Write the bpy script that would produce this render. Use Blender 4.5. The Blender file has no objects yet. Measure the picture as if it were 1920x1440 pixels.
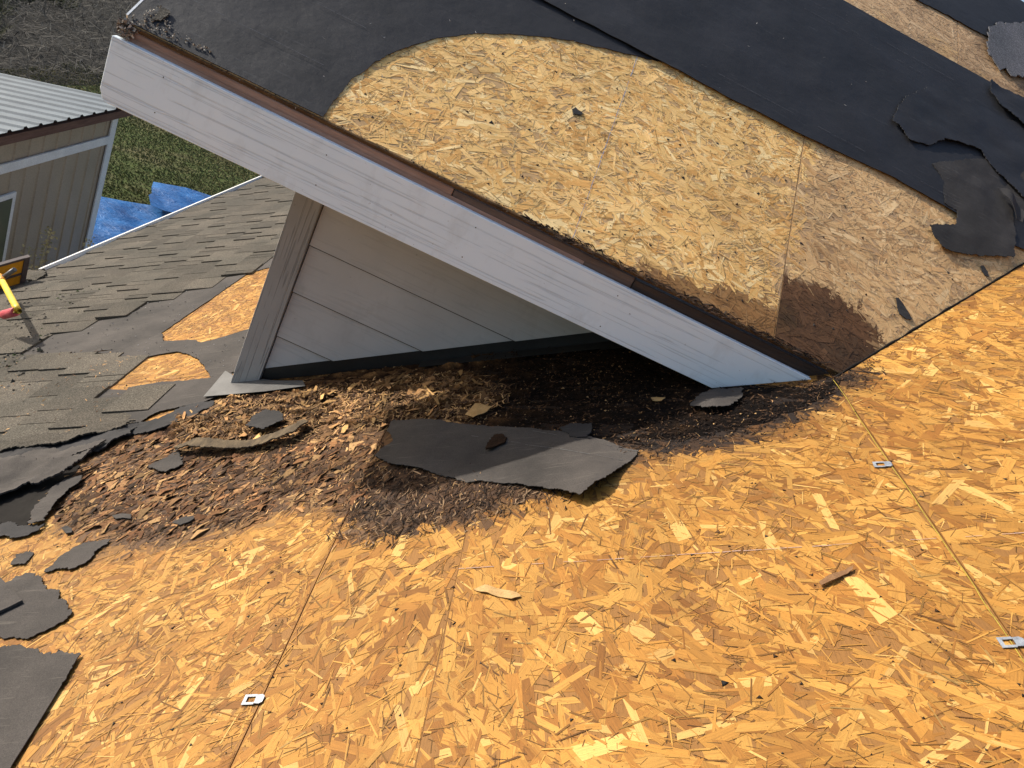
import bpy, bmesh, math, random
import numpy as np
from mathutils import Vector, Matrix, noise
from mathutils.geometry import delaunay_2d_cdt

# ---------------------------------------------------------------- camera, sky, sun
F_LENS = 27.279
TH = 0.589073
PH = 0.565782
PS = 0.247571
DD = 0.9794
HH = 5.6
YE = 1.962
ZE = -0.48154
CAM = [[0.901678, 0.078677, 0.425189], [0.415225, -0.431975, -0.800616], [0.120681, 0.898447, -0.422171]]
sc = bpy.context.scene
col = sc.collection
R, Dn, Fw = [Vector(r) for r in CAM]
cd = bpy.data.cameras.new('camera'); cam = bpy.data.objects.new('camera', cd); col.objects.link(cam)
mw = Matrix((( R[0], -Dn[0], -Fw[0], 0), (R[1], -Dn[1], -Fw[1], 0), (R[2], -Dn[2], -Fw[2], HH), (0, 0, 0, 1)))
cam.matrix_world = mw
cd.lens = F_LENS; cd.sensor_width = 36; cd.sensor_fit = 'HORIZONTAL'; cd.clip_start = .02; cd.clip_end = 600
sc.camera = cam
SUN_AZ, SUN_EL = math.radians(-20), math.radians(27)          # travel direction of the light
sdir = Vector((math.cos(SUN_AZ)*math.cos(SUN_EL), math.sin(SUN_AZ)*math.cos(SUN_EL), -math.sin(SUN_EL)))
w = bpy.data.worlds.new('World'); sc.world = w; w.use_nodes = True
sky = w.node_tree.nodes.new('ShaderNodeTexSky'); sky.sky_type = 'NISHITA'; sky.sun_disc = False
sky.sun_elevation = SUN_EL; sky.sun_rotation = math.atan2(-sdir.x, -sdir.y) % (2*math.pi)
sky.dust_density = 2.0
bg = w.node_tree.nodes['Background']; bg.inputs[1].default_value = .15
w.node_tree.links.new(sky.outputs[0], bg.inputs[0])
sl = bpy.data.lights.new('sun', 'SUN'); sl.energy = 4.4; sl.angle = math.radians(.55); sl.color = (1, .94, .84)
so = bpy.data.objects.new('sun', sl); col.objects.link(so)
so.rotation_euler = sdir.to_track_quat('-Z', 'Y').to_euler()
sc.view_settings.view_transform = 'Standard'; sc.view_settings.look = 'None'
sc.view_settings.exposure = .38; sc.view_settings.gamma = 1
sc.render.engine = 'CYCLES'

# ---------------------------------------------------------------- planes (metres)
ST, CT, SP, CP = math.sin(TH), math.cos(TH), math.sin(PH), math.cos(PH)
nA = np.array([-ST, 0, CT]); sA = np.array([CT, 0, ST]); OA = -DD*nA + np.array([0, 0, HH]); Yv = np.array([0, 1., 0])
nB = np.array([0, -SP, CP]); sB = np.array([0, CP, SP]); OB = np.array([0, YE, ZE+HH]); Xv = np.array([1., 0, 0])
class Fr:
    def __init__(s, o, a, b, n): s.o, s.a, s.b, s.n = o, a, b, n
    def __call__(s, a, b, c=0.): return s.o + a*s.a + b*s.b + c*s.n
    def arr(s, p): return s.o + p[:, :1]*s.a + p[:, 1:2]*s.b + p[:, 2:3]*s.n
FA = Fr(OA, Yv, sA, nA)                                      # main roof: (along contour, up slope)
FB = Fr(OB, Xv, sB, nB)                                      # dormer roof
def vert(y): return Fr(np.array([0, y, 0.]), Xv, np.array([0, 0, 1.]), np.array([0, -1., 0]))   # vertical, faces the camera
FG = Fr(np.zeros(3), Xv, Yv, np.array([0, 0, 1.]))
XS = -4.4
FS = Fr(np.array([XS, 0, 0.]), Yv, np.array([0, 0, 1.]), Xv)   # shed front wall
def zA(x): return OA[2] + (x-OA[0])*ST/CT                     # roof height over x
rnd = random.Random(5); rng = np.random.default_rng(11)

# ---------------------------------------------------------------- objects
def tag(o, label=None, cat=None, group=None, kind=None):
    for k, v in (('label', label), ('category', cat), ('group', group), ('kind', kind)):
        if v: o[k] = v
    return o
def link(name, me, mat=None, parent=None):
    o = bpy.data.objects.new(name, me); col.objects.link(o)
    if mat and not me.materials: me.materials.append(mat)
    if parent: o.parent = parent
    return o
def thing(name, label, cat, group=None, loc=(0, 0, 0)):
    o = bpy.data.objects.new(name, None); col.objects.link(o); o.empty_display_size = .1
    return tag(o, label, cat, group)
def from_arrays(name, V, F, mat=None, parent=None, colr=None, uv=None, smooth=False):
    """V (n,3); F (m,k) array or list of faces; colr per vertex (n,3); uv per vertex (n,2)"""
    me = bpy.data.meshes.new(name)
    if isinstance(F, np.ndarray):
        m, k = F.shape
        me.vertices.add(len(V)); me.vertices.foreach_set('co', np.asarray(V, np.float32).ravel())
        me.loops.add(m*k); me.loops.foreach_set('vertex_index', F.astype(np.int32).ravel())
        me.polygons.add(m); me.polygons.foreach_set('loop_start', np.arange(0, m*k, k, dtype=np.int32))
        try: me.polygons.foreach_set('loop_total', np.full(m, k, np.int32))
        except Exception: pass
        me.update(calc_edges=True)
    else:
        me.from_pydata([tuple(v) for v in V], [], F); me.update()
    if colr is not None:
        at = me.color_attributes.new('Col', 'FLOAT_COLOR', 'POINT')
        c = np.ones((len(V), 4), np.float32); c[:, :3] = colr; at.data.foreach_set('color', c.ravel())
    if uv is not None:
        li = np.zeros(len(me.loops), np.int32); me.loops.foreach_get('vertex_index', li)
        l = me.uv_layers.new(name='UVMap'); l.data.foreach_set('uv', np.asarray(uv, np.float32)[li].ravel())
    if smooth: me.polygons.foreach_set('use_smooth', np.ones(len(me.polygons), bool))
    return link(name, me, mat, parent)

def prism(fr, pts, c0, c1, name, mat, parent=None, bevel=0., cfun=None):
    """polygon in a frame, extruded from c0 to c1 along its normal"""
    n = len(pts); bm = bmesh.new()
    g = cfun or (lambda a, b: 0.)
    lo = [bm.verts.new(fr(a, b, c0+g(a, b))) for a, b in pts]; hi = [bm.verts.new(fr(a, b, c1+g(a, b))) for a, b in pts]
    bm.faces.new(hi); bm.faces.new(lo[::-1])
    for i in range(n): bm.faces.new((lo[i], lo[(i+1) % n], hi[(i+1) % n], hi[i]))
    bmesh.ops.recalc_face_normals(bm, faces=bm.faces)
    if bevel: bmesh.ops.bevel(bm, geom=bm.edges[:], offset=bevel, segments=1, affect='EDGES')
    me = bpy.data.meshes.new(name); bm.to_mesh(me); bm.free()
    return link(name, me, mat, parent)
def rect(a0, b0, a1, b1): return [(a0, b0), (a1, b0), (a1, b1), (a0, b1)]
def clip(pts, nx, ny, d):                                     # keep nx*a+ny*b >= d
    out = []
    for i, p in enumerate(pts):
        q = pts[(i+1) % len(pts)]; fp = nx*p[0]+ny*p[1]-d; fq = nx*q[0]+ny*q[1]-d
        if fp >= 0: out.append(p)
        if fp*fq < 0: t = fp/(fp-fq); out.append((p[0]+t*(q[0]-p[0]), p[1]+t*(q[1]-p[1])))
    return out
def sdist(P, poly):
    """signed distance, positive inside"""
    P = np.atleast_2d(P); n = len(poly); poly = np.array(poly); d = np.full(len(P), 1e9); ins = np.zeros(len(P), bool)
    for i in range(n):
        a, b = poly[i], poly[(i+1) % n]; e = b-a; w_ = P-a
        t = np.clip((w_@e)/max(e@e, 1e-12), 0, 1); d = np.minimum(d, np.linalg.norm(w_-t[:, None]*e, axis=1))
        c = ((a[1] > P[:, 1]) != (b[1] > P[:, 1])) & (P[:, 0] < (b[0]-a[0])*(P[:, 1]-a[1])/((b[1]-a[1]) or 1e-12)+a[0])
        ins ^= c
    return np.where(ins, d, -d)
def vn(P, s, seed=0):                                         # value noise on an array, about -1..1
    P = np.asarray(P)*s + seed*17.31; i = np.floor(P).astype(np.int64); f_ = P-i; f_ = f_*f_*(3-2*f_)
    def h(x, y):
        v = (x*374761393 + y*668265263 + seed*1442695) & 0xffffffff; v = ((v ^ (v >> 13))*1274126177) & 0xffffffff
        return ((v ^ (v >> 16)) & 0xffff)/32768.-1
    a = h(i[:, 0], i[:, 1]); b = h(i[:, 0]+1, i[:, 1]); c = h(i[:, 0], i[:, 1]+1); d = h(i[:, 0]+1, i[:, 1]+1)
    return (a*(1-f_[:, 0])+b*f_[:, 0])*(1-f_[:, 1]) + (c*(1-f_[:, 0])+d*f_[:, 0])*f_[:, 1]
def fbm(P, s, seed=0, o=4): return sum(vn(P, s*2**k, seed+k)*.5**k for k in range(o))/1.6
def rough(pts, step=.008, amp=.003, seed=0, smooth=()):
    """torn outline: subdivide and jitter; edge numbers in smooth stay straight cuts"""
    out = []; r = random.Random(seed)
    for i, p in enumerate(pts):
        q = pts[(i+1) % len(pts)]; L = math.dist(p, q); n = max(1, int(L/step)) if i not in smooth else 1
        nx, ny = -(q[1]-p[1])/max(L, 1e-6), (q[0]-p[0])/max(L, 1e-6)
        for k in range(n):
            t = k/n; x = p[0]+t*(q[0]-p[0]); y = p[1]+t*(q[1]-p[1])
            j = amp*(noise.noise((x*28+seed, y*28, 0))*2.0 + noise.noise((x*110+seed, y*110, 3))*1.3 + r.uniform(-.55, .55)) if (n > 1 and k) else 0
            out.append((x+nx*j, y+ny*j))
    return out
def sheet(fr, outline, off, thick, name, mat, parent=None, grid=.02, h=None, amp=.001, seed=0, tear=.003, step=.004, smooth=(), ns=9):
    pts = rough(outline, step, tear, seed, smooth) if tear else list(outline)
    a = np.array(pts); x0, y0 = a.min(0); x1, y1 = a.max(0)
    gx, gy = np.meshgrid(np.arange(x0, x1, grid), np.arange(y0, y1, grid)); G = np.stack([gx.ravel(), gy.ravel()], 1)
    G = G + np.random.default_rng(seed).uniform(-.2, .2, G.shape)*grid
    G = G[sdist(G, pts) > grid*.35]
    vs = [Vector(p) for p in pts]+[Vector(g) for g in G]
    V, E, Fc, *_ = delaunay_2d_cdt(vs, [], [list(range(len(pts)))], 1, 1e-6)
    n = len(V); P = np.array([[v.x, v.y] for v in V])
    hh = off + amp*fbm(P, ns, seed) + (np.array([h(*p) for p in P]) if h else 0)
    T = fr.arr(np.column_stack([P, hh])); Bt = fr.arr(np.column_stack([P, hh-thick]))
    faces = [tuple(f) for f in Fc]
    cnt = {}
    for f_ in faces:
        for i in range(len(f_)):
            e = (f_[i], f_[(i+1) % len(f_)]); cnt[e] = 1
    side = [(b, a, a+n, b+n) for a, b in cnt if (b, a) not in cnt]
    side = [tuple(i+2*n for i in q) for q in side]
    F2 = faces + [tuple(i+n for i in f_[::-1]) for f_ in faces] + side
    o = from_arrays(name, np.vstack([T, Bt, T, Bt]), F2, mat, parent)
    bmx = bmesh.new(); bmx.from_mesh(o.data); bmesh.ops.delete(bmx, geom=[v for v in bmx.verts if not v.link_faces], context='VERTS'); bmx.to_mesh(o.data); bmx.free()
    sm = [True]*len(faces)*2+[False]*len(side)
    o.data.polygons.foreach_set('use_smooth', sm)
    return o
def tube(name, pts, r, mat, parent=None, seg=8, caps=True):
    pts = [Vector(p) for p in pts]; bm = bmesh.new(); rings = []
    for i, p in enumerate(pts):
        t = (pts[min(i+1, len(pts)-1)]-pts[max(i-1, 0)]).normalized()
        u = t.orthogonal().normalized() if i == 0 else (u-t*u.dot(t)).normalized()
        v = t.cross(u); rr = r[i] if isinstance(r, (list, tuple)) else r
        rings.append([bm.verts.new(p+(u*math.cos(a)+v*math.sin(a))*rr) for a in [k*2*math.pi/seg for k in range(seg)]])
    for a, b in zip(rings, rings[1:]):
        for k in range(seg): f_ = bm.faces.new((a[k], a[(k+1) % seg], b[(k+1) % seg], b[k])); f_.smooth = True
    if caps: bm.faces.new(rings[0][::-1]); bm.faces.new(rings[-1])
    me = bpy.data.meshes.new(name); bm.to_mesh(me); bm.free(); return link(name, me, mat, parent)
def box(name, x0, x1, y0, y1, z0, z1, mat, parent=None, bevel=0.):
    return prism(FG, rect(x0, y0, x1, y1), z0, z1, name, mat, parent, bevel)
def join(objs, name):
    bm = bmesh.new()
    for o in objs: bm.from_mesh(o.data)
    me = bpy.data.meshes.new(name); bm.to_mesh(me); bm.free()
    m = objs[0].data.materials[0]; p = objs[0].parent
    for o in objs: bpy.data.objects.remove(o)
    return link(name, me, m, p)

# ---------------------------------------------------------------- materials
class NT:
    def __init__(s, name, rough=.7, spec=.5, metal=0.):
        s.m = bpy.data.materials.new(name); s.m.use_nodes = True; s.t = s.m.node_tree; s.b = s.t.nodes['Principled BSDF']
        s.b.inputs['Roughness'].default_value = rough; s.b.inputs['Specular IOR Level'].default_value = spec
        s.b.inputs['Metallic'].default_value = metal
    def n(s, ty, **k):
        o = s.t.nodes.new(ty)
        for a, v in k.items():
            if hasattr(o, a): setattr(o, a, v)
        return o
    def l(s, a, b): s.t.links.new(a, b)
    def coord(s, kind='Object', scale=(1, 1, 1), rot=(0, 0, 0)):
        c = s.n('ShaderNodeTexCoord'); m = s.n('ShaderNodeMapping'); m.inputs['Scale'].default_value = scale; m.inputs['Rotation'].default_value = rot
        s.l(c.outputs[kind], m.inputs[0]); return m.outputs[0]
    def noise(s, vec, scale, detail=4, rough=.55, dist=0.):
        o = s.n('ShaderNodeTexNoise'); o.inputs['Scale'].default_value = scale; o.inputs['Detail'].default_value = detail
        o.inputs['Roughness'].default_value = rough; o.inputs['Distortion'].default_value = dist
        if vec is not None: s.l(vec, o.inputs['Vector'])
        return o.outputs['Fac']
    def ramp(s, fac, stops):
        o = s.n('ShaderNodeValToRGB'); e = o.color_ramp.elements
        while len(e) < len(stops): e.new(.5)
        for i, (p, c) in enumerate(stops):
            e[i].position = p; e[i].color = (*c, 1) if isinstance(c, (tuple, list)) else (c, c, c, 1)
        s.l(fac, o.inputs[0]); return o.outputs[0]
    def mix(s, a, b, fac=1., mode='MULTIPLY'):
        o = s.n('ShaderNodeMix', data_type='RGBA', blend_type=mode)
        for v, k in ((fac, 0), (a, 6), (b, 7)):
            if isinstance(v, (int, float)) and k == 0: o.inputs[0].default_value = v
            elif isinstance(v, (tuple, list)): o.inputs[k].default_value = (*v, 1)
            else: s.l(v, o.inputs[k])
        return o.outputs[2]
    def bump(s, h, strength=.5, dist=.002, chain=None):
        o = s.n('ShaderNodeBump'); o.inputs['Strength'].default_value = strength; o.inputs['Distance'].default_value = dist
        s.l(h, o.inputs['Height'])
        if chain is not None: s.l(chain, o.inputs['Normal'])
        s.l(o.outputs[0], s.b.inputs['Normal']); return o.outputs[0]
    def color(s, c):
        if isinstance(c, tuple): s.b.inputs['Base Color'].default_value = (*c, 1)
        else: s.l(c, s.b.inputs['Base Color'])
        return s

def mat_strand():
    k = NT('wood_strands', .72, .3)
    a = k.n('ShaderNodeAttribute', attribute_name='Col')
    g = k.noise(k.coord('UV', (22, 420, 1)), 1, 4, .65, .4)
    g1 = k.ramp(g, [(.25, .60), (.45, .95), (.75, 1.18)])
    c = k.mix(a.outputs['Color'], g1)
    g2 = k.ramp(k.noise(k.coord('Object'), 210, 4, .75), [(.30, (.25, .18, .13)), (.38, (1, 1, 1))])
    c = k.mix(c, g2, .75)
    g3 = k.ramp(k.noise(k.coord('Object'), 4, 4), [(.3, .86), (.7, 1.1)])
    c = k.mix(c, g3)
    k.color(c); k.bump(g, .35, .0015); return k.m
def mat_felt(name, base, scratch, rg=.62):
    k = NT(name, rg, .45)
    v = k.coord('Object')
    c = k.ramp(k.noise(v, 5, 5, .6), [(.3, tuple(x*.62 for x in base)), (.7, tuple(x*1.45 for x in base))])
    fine = k.noise(v, 420, 3, .8)
    c = k.mix(c, k.ramp(fine, [(.3, .55), (.7, 1.5)]))
    s_ = k.ramp(k.noise(k.coord('Object', (6, 90, 6), (0, 0, .6)), 2, 3, .5, .6), [(.62, 0.), (.72, 1.)])
    c2 = k.mix(c, scratch, 1., 'MIX'); 
    o = k.n('ShaderNodeMath', operation='MULTIPLY'); k.l(s_, o.inputs[0]); o.inputs[1].default_value = .38
    c = k.mix(c, scratch, o.outputs[0], 'MIX')
    d = k.ramp(k.noise(v, 60, 4, .75), [(.66, 0.), (.74, 1.)])
    o = k.n('ShaderNodeMath', operation='MULTIPLY'); k.l(d, o.inputs[0]); o.inputs[1].default_value = .35
    c = k.mix(c, scratch, o.outputs[0], 'MIX')
    k.color(c); b1 = k.bump(fine, .35, .0008); k.bump(k.noise(v, 14, 4), .5, .006, b1); return k.m
def mat_shingle(name, c0, c1):
    k = NT(name, .9, .2); v = k.coord('Object')
    at = k.n('ShaderNodeObjectInfo')
    gr = k.noise(v, 190, 3, .85)
    c = k.ramp(gr, [(.3, tuple(x*.35 for x in c0)), (.48, c0), (.62, c1), (.74, tuple(min(1, x*2.2) for x in c1))])
    c = k.mix(c, k.ramp(at.outputs['Random'], [(0., .78), (1., 1.22)]))
    c = k.mix(c, k.ramp(k.noise(v, 3.5, 4), [(.3, (.75, .78, .76)), (.7, (1.2, 1.17, 1.12))]))
    k.color(c); k.bump(gr, .8, .003); return k.m
def mat_simple(name, c0, c1, scale=8, rg=.7, bump=.3, bs=60, spec=.4, dist=.002, stretch=(1, 1, 1), metal=0.):
    k = NT(name, rg, spec, metal); v = k.coord('Object', stretch)
    n_ = k.noise(v, scale, 5, .6); c = k.ramp(n_, [(.28, c0), (.72, c1)])
    f_ = k.noise(v, bs, 4, .7); c = k.mix(c, k.ramp(f_, [(.3, .82), (.7, 1.15)]))
    k.color(c); k.bump(f_, bump, dist); return k.m
def mat_grained(name, c0, c1, axis=(1.2, 60, 60), rg=.5, bump=.6, dirt=(.35, .3, .25), mult=22, dk=.74):
    """painted board with embossed long grain"""
    k = NT(name, rg, .4); v = k.coord('Object', axis)
    g = k.noise(v, 1.6, 3, .5, .9)
    w_ = k.n('ShaderNodeMath', operation='SINE'); m_ = k.n('ShaderNodeMath', operation='MULTIPLY'); m_.inputs[1].default_value = mult
    k.l(g, m_.inputs[0]); k.l(m_.outputs[0], w_.inputs[0])
    r_ = k.ramp(w_.outputs[0], [(.0, 1.), (.75, 1.), (.97, .0)])
    c = k.mix(k.ramp(k.noise(k.coord('Object'), 5, 4), [(.3, c0), (.7, c1)]), k.ramp(r_, [(0., dk), (1., 1.)]))
    sp = k.ramp(k.noise(k.coord('Object'), 70, 3, .6), [(.23, dirt), (.29, (1, 1, 1))]); c = k.mix(c, sp, .8)
    st = k.ramp(k.noise(k.coord('Object', (8, 30, 4)), 1.5, 4, .7), [(.28, tuple(.5+.5*x for x in dirt)), (.45, (1, 1, 1))]); c = k.mix(c, st, .35)
    k.color(c); k.bump(r_, bump, .0012); return k.m

M_STR = mat_strand()
M_FELTA = mat_felt('grey_roofing_felt', (.046, .039, .034), (.14, .122, .10), .92)
M_FELTB = mat_felt('black_roofing_felt', (.0115, .011, .0125), (.05, .05, .052), .62)
M_FELTD = mat_felt('dark_torn_felt', (.022, .020, .020), (.09, .085, .08), .9)
M_SHIN = mat_shingle('weathered_shingle', (.072, .062, .050), (.135, .118, .097))
M_SHING = mat_shingle('grey_weathered_shingle', (.10, .098, .11), (.17, .165, .18))
M_WHITE = mat_grained('white_painted_board', (.78, .87, .93), (.84, .91, .95), (.8, 40, 60), .5, .6, (.35, .3, .25), 22, .80)
M_TRIM = mat_grained('taupe_painted_trim', (.31, .295, .28), (.38, .365, .345), (60, 60, 1.2), .6, .9)
M_SIDING = mat_grained('taupe_siding', (.46, .445, .425), (.52, .505, .485), (.9, 1, 26), .55, .25, mult=26, dk=.93)
M_WOOD = mat_simple('reddish_lumber', (.26, .145, .095), (.46, .28, .20), 5, .75, .6, 30, .3, .003, (1, 18, 18))
M_WOODD = mat_simple('wet_dark_lumber', (.012, .008, .006), (.06, .034, .020), 5, .55, .6, 30, .4, .003, (1, 18, 18))
M_EDGE = mat_simple('sheathing_edge', (.05, .028, .014), (.17, .095, .04), 20, .8, .5, 120, .2, .002, (1, 6, 6))
M_HOLE = mat_simple('dark_hole', (.012, .008, .006), (.05, .026, .014), 60, .95, .8, 300, .1, .004)
M_ROT = mat_simple('rotten_wood', (.030, .014, .008), (.19, .095, .042), 30, .95, .8, 300, .1, .006)
M_DARKMETAL = mat_simple('dark_brown_flashing', (.012, .011, .010), (.026, .024, .022), 9, .45, .2, 200, .5)
M_GREYMETAL = mat_simple('bare_metal_flashing', (.085, .082, .08), (.14, .135, .13), 12, .4, .2, 150, .5, .001)
M_DRIP = mat_simple('white_metal_edge', (.78, .78, .76), (.86, .86, .84), 10, .35, .1, 100, .5)
M_CLIP = mat_simple('galvanised_steel', (.20, .22, .25), (.42, .44, .47), 90, .55, .3, 300, .4, .001, (1, 1, 1), .4)
M_YEL = mat_simple('yellow_twine', (.26, .20, .03), (.46, .34, .05), 60, .8, .5, 400, .3)
M_CHALKF = mat_simple('grey_print', (.07, .07, .08), (.13, .13, .14), 80, .95, .2, 400, .1)
M_CHALK = mat_simple('blue_chalk', (.20, .22, .30), (.34, .36, .44), 80, .95, .2, 400, .1)
M_CHALKA = mat_simple('faded_purple_chalk', (.30, .20, .18), (.46, .32, .25), 80, .95, .2, 400, .1)
M_YPAINT = mat_simple('yellow_paint', (.68, .46, .03), (.85, .62, .07), 20, .45, .2, 80, .5)
M_RED = mat_simple('red_rubber', (.42, .05, .07), (.55, .10, .12), 20, .6, .3, 120, .4)
M_ORANGE = mat_simple('orange_plastic', (.50, .20, .01), (.70, .32, .02), 9, .5, .3, 60, .4)
M_DKFRAME = mat_simple('dark_brown_frame', (.05, .035, .035), (.10, .075, .07), 9, .7, .3, 60, .4)
M_GALV = mat_simple('galvanised_roofing', (.09, .11, .125), (.145, .17, .185), 3, .5, .1, 80, .4, .001, (1, 1, 1), .0)
M_SHED = mat_simple('tan_steel_siding', (.25, .21, .165), (.31, .265, .21), 2, .5, .1, 60, .4, .001)
M_SHEDT = mat_simple('white_shed_trim', (.50, .52, .56), (.62, .64, .67), 5, .5, .1, 60, .4, .001)
M_SHEDB = mat_simple('brown_wooden_fascia', (.07, .035, .028), (.13, .075, .06), 5, .8, .4, 60, .3, .003, (8, 1, 8))
M_DARK = mat_simple('dark_inside', (.012, .010, .009), (.02, .018, .016), 5, .9, .1, 60, .1)
M_LAPSHADE_NAIL = mat_simple('lap_shade_and_nail', (.06, .048, .04), (.11, .09, .075), 30, .8, .2, 200, .2)  # dark brown for the painted lap shade strips and the nail heads
M_WALL = mat_simple('house_wall', (.28, .25, .22), (.33, .30, .27), 5, .7, .2, 40, .3)
M_PLANT = mat_simple('dry_weed', (.30, .25, .11), (.62, .54, .32), 20, .8, .2, 60, .2)
M_BARK = mat_simple('brown_flake', (.13, .065, .03), (.26, .14, .065), 40, .8, .5, 200, .2)
M_CHIP = mat_simple('pale_wood_chip', (.36, .21, .08), (.52, .34, .15), 40, .8, .5, 200, .2)
def mat_glass():
    k = NT('window_glass', .08, .6); k.color((.06, .065, .07)); return k.m
M_GLASS = mat_glass()
def mat_tarp():
    k = NT('blue_tarp', .6, .3); v = k.coord('Object')
    c = k.ramp(k.noise(v, 3, 4), [(.3, (.004, .065, .22)), (.7, (.010, .14, .40))])
    k.color(c); b1 = k.bump(k.noise(k.coord('Object', (1, 2.5, 1), (0, 0, .5)), 5, 5, .6, .8), .9, .05); return k.m
M_TARP = mat_tarp()
def mat_ground(name, stops, scale, fine=30, bump=.6):
    k = NT(name, .95, .1); v = k.coord('Object')
    c = k.ramp(k.noise(v, scale, 6, .65, .3), stops); c = k.mix(c, k.ramp(k.noise(v, fine, 4, .75), [(.3, .55), (.7, 1.4)]))
    k.color(c); k.bump(k.noise(v, fine, 4, .75), bump, .04); return k.m
M_LAWN = mat_ground('lawn_grass', [(.30, (.07, .065, .025)), (.5, (.09, .115, .035)), (.7, (.18, .15, .075))], .9, 14)
M_SOIL = mat_ground('dark_brushy_soil', [(.3, (.022, .020, .017)), (.7, (.050, .046, .038))], 1.2, 9)
def mat_attr(name, rg=.85):
    k = NT(name, rg, .2); a = k.n('ShaderNodeAttribute', attribute_name='Col')
    c = k.mix(a.outputs['Color'], k.ramp(k.noise(k.coord('Object'), 200, 3, .7), [(.3, .65), (.7, 1.2)])); k.color(c); return k.m
M_ATTR = mat_attr('loose_fragments')
def mat_rotcol():
    k = NT('crumbled_wood', .92, .15); a = k.n('ShaderNodeAttribute', attribute_name='Col')
    f_ = k.noise(k.coord('Object'), 150, 5, .8, .5)
    c = k.mix(a.outputs['Color'], k.ramp(f_, [(.28, .28), (.5, .9), (.72, 1.7)])); k.color(c); k.bump(f_, 1., .012); return k.m
M_ROTC = mat_rotcol()

# ---------------------------------------------------------------- strand generator (OSB face)
def hexc(*c): return np.array(c)
PAL_A = [(.385, .180, .032), (.43, .218, .045), (.31, .134, .023), (.54, .315, .090), (.235, .095, .016), (.40, .195, .038)]
PAL_B = [(.86, .525, .18), (.91, .575, .22), (.77, .425, .13), (.95, .68, .31), (.66, .345, .10), (.87, .545, .195)]
CLS_C = [(750, .05, .14, .014, .040, 0), (900, .03, .10, .006, .016, 1), (1500, .015, .07, .0014, .005, 2), (2600, .006, .035, .0007, .0018, 3)]
CLS_F = [(1100, .04, .13, .010, .030, 0), (1700, .03, .09, .004, .012, 1), (2600, .015, .07, .001, .0035, 2), (3200, .006, .035, .0006, .0016, 3)]
CLS = CLS_C
def strands(a0, a1, b0, b1, pal, wts, ang0, keep, stain, seed, dens=1., flat=1., cls=None, cv=1.):
    r = np.random.default_rng(seed); area = (a1-a0)*(b1-b0); Q = []; C = []; U = []
    for d, l0, l1, w0, w1, kind in (cls or CLS):
        n = int(d*area*dens); P = np.stack([r.uniform(a0, a1, n), r.uniform(b0, b1, n)], 1); P = P[keep(P)]; n = len(P)
        if not n: continue
        L = r.uniform(l0, l1, n)*.5; W = r.uniform(w0, w1, n)*.5
        th = ang0 + .7*vn(P, 2.2, seed) + np.where(r.random(n) < .55, r.normal(0, .55, n), r.uniform(-1.6, 1.6, n))
        ca, sa = np.cos(th), np.sin(th)
        cs = []; uo = r.uniform(0, 50, n); vo = r.uniform(0, 50, n)
        for sx, sy in ((-1, -1), (1, -1), (1, 1), (-1, 1)):
            x = sx*L*(1+r.uniform(-.28, .04, n)); y = sy*W*(1+r.uniform(-.55, .1, n))
            px = np.clip(P[:, 0]+x*ca-y*sa, a0+.0012, a1-.0012); py = np.clip(P[:, 1]+x*sa+y*ca, b0+.0012, b1-.0012)
            cs.append((px, py, x, y))
        h0 = r.uniform(.0001, .0009, n)*(1 if kind < 2 else 1.35)+(.0003 if kind > 1 else 0)
        t1, t2 = r.normal(0, .004, n)*flat, r.normal(0, .012, n)*flat
        q = np.zeros((n, 4, 3)); u = np.zeros((n, 4, 2))
        for k, (px, py, x, y) in enumerate(cs):
            q[:, k, 0] = px; q[:, k, 1] = py; q[:, k, 2] = np.maximum(h0+t1*x+t2*y, .00004); u[:, k, 0] = x+uo; u[:, k, 1] = y+vo
        idx = r.choice(len(pal), n, p=wts); c = np.array(pal)[idx]*(1+(r.uniform(-.17, .15, (n, 1)))*cv)
        if kind == 3: c = np.where((r.random(n) < .62)[:, None], c*.28, c*1.15)
        if kind == 2: c = np.where((r.random(n) < .30)[:, None], c*.50, c*1.06)
        if kind == 0: c = c*(1+vn(P, 2.5, seed)*.08)[:, None]
        if stain is not None: c = stain(P, c, r)
        Q.append(q); C.append(np.repeat(c[:, None], 4, 1)); U.append(u)
    return np.concatenate(Q), np.concatenate(C), np.concatenate(U)
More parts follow.
